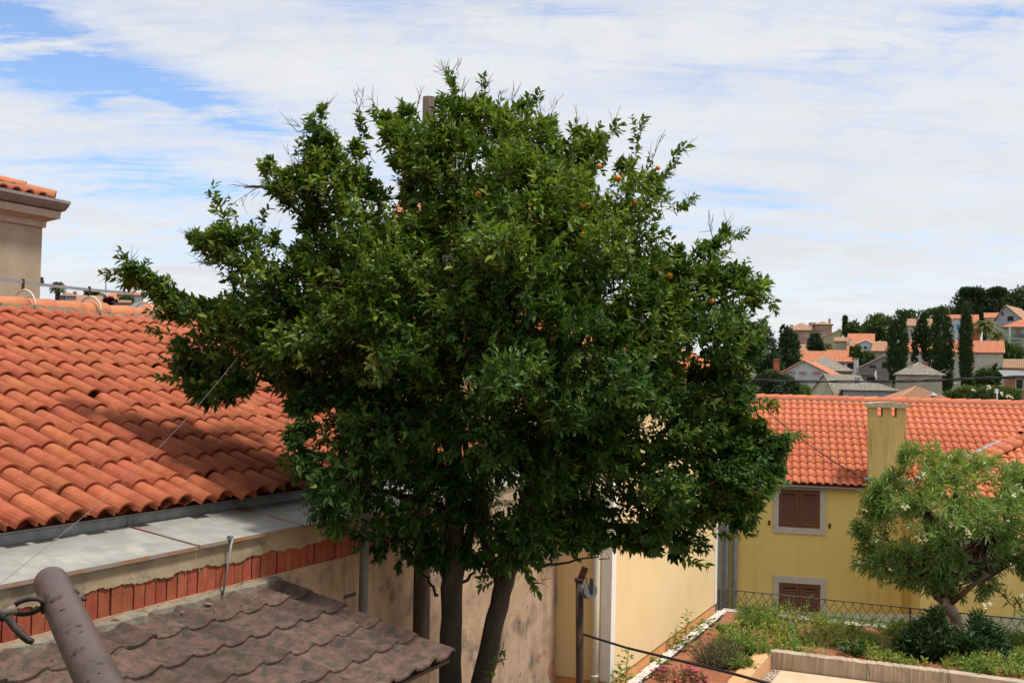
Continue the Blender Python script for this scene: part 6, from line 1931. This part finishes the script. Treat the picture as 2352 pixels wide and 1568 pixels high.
tuft('broadleaf_tree', 'small round dark tree on the skyline', 'tree', [(1984, 755, 5.5, 8)], 150, 700, .5, .25, T_CON, G1)
tuft('broadleaf_tree', 'large olive green tree behind the dormer house', 'tree', [(2015, 752, 26, 26), (2036, 755, 16, 24), (1998, 768, 20, 16), (2024, 772, 24, 14)], 136, 5000, .6, .3, T_OLV, G1)
tuft('broadleaf_tree', 'grey green tree behind the thick cypress', 'tree', [(2087, 728, 16, 14), (2080, 738, 10, 12)], 160, 2000, .6, .3, T_MID, G1)
tuft('broadleaf_tree', 'grey green tree on the skyline behind the forked cypress', 'tree', [(2141, 722, 14, 12), (2165, 720, 12, 14)], 165, 2000, .6, .3, T_MID, G1)
tuft('broadleaf_tree', 'light leafy tree standing before the right orange roof', 'tree', [(1968, 812, 12, 14), (1990, 825, 18, 14), (1962, 806, 8, 8), (1984, 842, 14, 10)], 86, 2600, .36, .18, T_MID, G1)
tuft('bush', 'green bush against the wall of the green balcony house', 'bush', [(2322, 812, 24, 18), (2308, 800, 10, 14)], 90, 2600, .4, .2, T_MID, 'bushes between the houses')
tuft('bush', 'leafy climber around the window of the large cream house', 'bush', [(2268, 874, 26, 24), (2290, 855, 7, 20), (2250, 890, 24, 16)], 74, 3600, .34, .18, T_MID, 'bushes between the houses')
tuft('bush', 'long flowering bush with white blooms beyond the ridge', 'bush', [(2225, 906, 30, 16), (2270, 908, 36, 18), (2312, 910, 30, 18), (2190, 912, 20, 12)], 55, 6500, .24, .12, T_OLV, 'bushes between the houses')
for (x, y) in ((2270, 892), (2312, 908), (2318, 909), (2324, 911), (2300, 905), (2236, 896), (2270, 890), (2240, 918)):
    flower_head(bpy.data.objects['bush.003'], at(x, y, 53.2 * KZ), 4, .16)
tuft('broadleaf_tree', 'dark round tree on the left skyline', 'tree', [(208, 674, 12, 7), (216, 678, 12, 6)], 120, 1500, .5, .25, T_CON, G1)
tuft('bush', 'purple leaved bush under the roof window house', 'bush', [(252, 692, 12, 6), (243, 694, 8, 5)], 90, 900, .35, .2, T_PURP, 'bushes between the houses')
tuft('bush', 'green creeper on the grey house by the crown tip', 'bush', [(290, 690, 14, 8)], 96, 900, .35, .2, T_MID, 'bushes between the houses')


def palm(label, cx, cy, spread, Z, n, fan=False):
    Z = Z * KZ; c = at(cx, cy, Z); zb = terr(c[0], c[1]); r_ = spread * Z / F
    t_ = thing('palm_tree', label, 'palm', (c[0], c[1], zb), 0, 'palms of the hillside town')
    MB().tube([(c[0], c[1], zb - .3), (c[0], c[1], (zb + c[2]) / 2), tuple(c)], [.5, .45, .4], 8).build('trunk', M_BARK, t_)
    for k in range(n):
        a = k * 2.4; e = 1.25 - 1.75 * (k / n)
        d = np.array([math.cos(a) * math.cos(e), math.sin(a) * math.cos(e), math.sin(e)])
        P = [c + d * r_ * s - EZ * r_ * .55 * s * s * (.4 if fan else 1) for s in np.linspace(0, 1, 9)]
        Pq, Dq, Lq = [], [], []
        for i in range(1, 9):
            ax = nrm(P[i] - P[i - 1]); sd_ = nrm(np.cross(ax, EZ))
            if fan and i < 5: continue
            for h in (0, .33, .66):
                q = P[i - 1] + (P[i] - P[i - 1]) * h
                for sg in (1, -1):
                    Pq.append(q); Dq.append(ax * (1.0 if fan else .75) + sd_ * sg * (.5 if fan else .85) - EZ * .25); Lq.append(r_ * (.5 if fan else .3) * (1 - .45 * i / 9))
        Pq, Dq, Lq = np.array(Pq), np.array(Dq), np.array(Lq)
        V, Tt, _ = leaf_geo(LEAF2, Pq, Dq, Lq, Lq * (.34 if fan else .15))
        tri_mesh('frond', V, Tt, T_PALM, t_, np.full(len(Tt), float(np.clip(.55 + .5 * math.sin(e) + rng.normal(0, .15), 0, 1))))


palm('large feathery palm in front of the pine hill', 2262, 750, 40, 98, 38)
palm('lower feathery palm, directly right of the large palm', 2292, 772, 30, 95, 28)
palm('small pale palm below the pink palace', 1903, 795, 20, 106, 24)
palm('distant fan palm beside the tall grey house', 133, 661, 17, 80, 60, True)

# pine wood on the hill
PW = [(2185, 714), (2192, 704), (2200, 697), (2206, 682), (2222, 671), (2245, 672), (2262, 682), (2275, 686), (2285, 676), (2300, 674), (2312, 682), (2330, 676), (2345, 669), (2420, 654), (2520, 654), (2520, 740), (2300, 740), (2230, 738), (2185, 744), (2160, 738), (2170, 726)]
pts_ = crown_simple(1500, PW, [[(2206, 676), (2222, 672), (2236, 676), (2224, 682)]], 215 * KZ, 40, gain=.6)
P_ = np.repeat(pts_[:, :3], 16, 0) + rng.normal(0, 1.3, (24000, 3)) * np.array([1.2, 1.2, .7])
D_ = rng.normal(0, .5, (24000, 3)) + np.array([0, 0, .6])
V, Tt, _ = leaf_geo(LEAF2, P_, D_, 1.7, .8)
ctn = np.repeat(rng.uniform(0, .6, 1500), 16) + rng.uniform(0, .3, 24000)
o = tri_mesh('pine_wood', V, Tt, T_PINE, None, np.repeat(np.clip(ctn, 0, 1), 2), 'stuff')
tag(o, 'dark pine wood covering the hill at the upper right', 'wood')
tuft('umbrella_pine', 'broad umbrella pine standing highest at the left end of the wood', 'tree', [(2232, 670, 24, 7), (2222, 674, 16, 5), (2246, 674, 14, 6)], 212, 3600, .8, .4, T_PINE, 'umbrella pines on the hill', trunk=.5, upb=.8)
tuft('umbrella_pine', 'umbrella pine in the middle of the wooded ridge', 'tree', [(2291, 671, 19, 9), (2283, 675, 14, 7)], 210, 2800, .8, .4, T_PINE, 'umbrella pines on the hill', trunk=.5, upb=.8)
# masts, dish, aerials
q = at(2200, 840, 58 * KZ); q2 = at(2200, 912, 58 * KZ)
ma = thing('aerial_mast', 'thin grey aerial mast in front of the cypresses', 'aerial', q2)
MB().tube([q2, q], .06, 6).build('mast', M_GREY, ma)
for yy in (907, 880): MB().tube([at(2190, yy, 58 * KZ), at(2202, yy, 58 * KZ)], .03, 4).build('arm', M_GREY, ma)
q = at(2290, 893, 48 * KZ); q2 = at(2290, 924, 48 * KZ)
ma = thing('roof_post', 'short white post with a box on top beyond the ridge', 'post', q2)
MB().tube([q2, at(2290, 902, 48 * KZ)], .07, 6).build('post', M_WHITE, ma)
MB().box(at(2287, 903, 48 * KZ), (.26, 0, 0), (0, .26, 0), (0, 0, .44)).build('box', M_WHITE, ma)
q = at(2012, 864, 70 * KZ)
ds = thing('satellite_dish', 'white satellite dish in front of the grey balcony house', 'satellite dish', q - EZ * 1.8)
bq = bmesh.new(); bmesh.ops.create_uvsphere(bq, u_segments=16, v_segments=10, radius=1)
bmesh.ops.delete(bq, geom=[v for v in bq.verts if v.co.z > -.3], context='VERTS')
me = bpy.data.meshes.new('dish'); bq.to_mesh(me); bq.free(); me.materials.append(M_WHITE)
link('dish', me, ds, frame(q + np.array([.2, 0, .2]), nrm([.35, .9, 0]), EZ * 1.0, nrm([.9, -.35, .05])) @ Matrix.Diagonal((.62, .62, .42, 1)))
MB().tube([q - EZ * 1.8, q], .06, 6).build('mount', M_GREY, ds)
MB().tube([q + EZ * -.1, at(2022, 864, 69.6 * KZ)], .035, 4).build('arm', M_GREY, ds)
q = at(243, 650, 118 * KZ); q2 = at(243, 684, 118 * KZ)
ma = thing('radio_mast', 'slim lattice radio mast on the left skyline', 'mast', q2)
MB().tube([q2, q], .14, 4).build('mast', M_GREY, ma)
for yy in (655, 661, 668): MB().tube([at(241.5, yy, 118 * KZ), at(244.5, yy, 118 * KZ)], .10, 4).build('arm', M_GREY, ma)
mb = MB()
ta = at(2166, 862, 60 * KZ)
ae = thing('tv_aerial', 'slanting television aerial on the right corner of the pyramid roof', 'aerial', at(2160, 862, 60 * KZ))
MB().tube([at(2135, 866, 60 * KZ), at(2172, 847, 59.6 * KZ)], .035, 4).build('boom', M_GREY, ae)
MB().tube([at(2150, 870, 60 * KZ), at(2182, 851, 59.6 * KZ)], .035, 4).build('boom', M_GREY, ae)
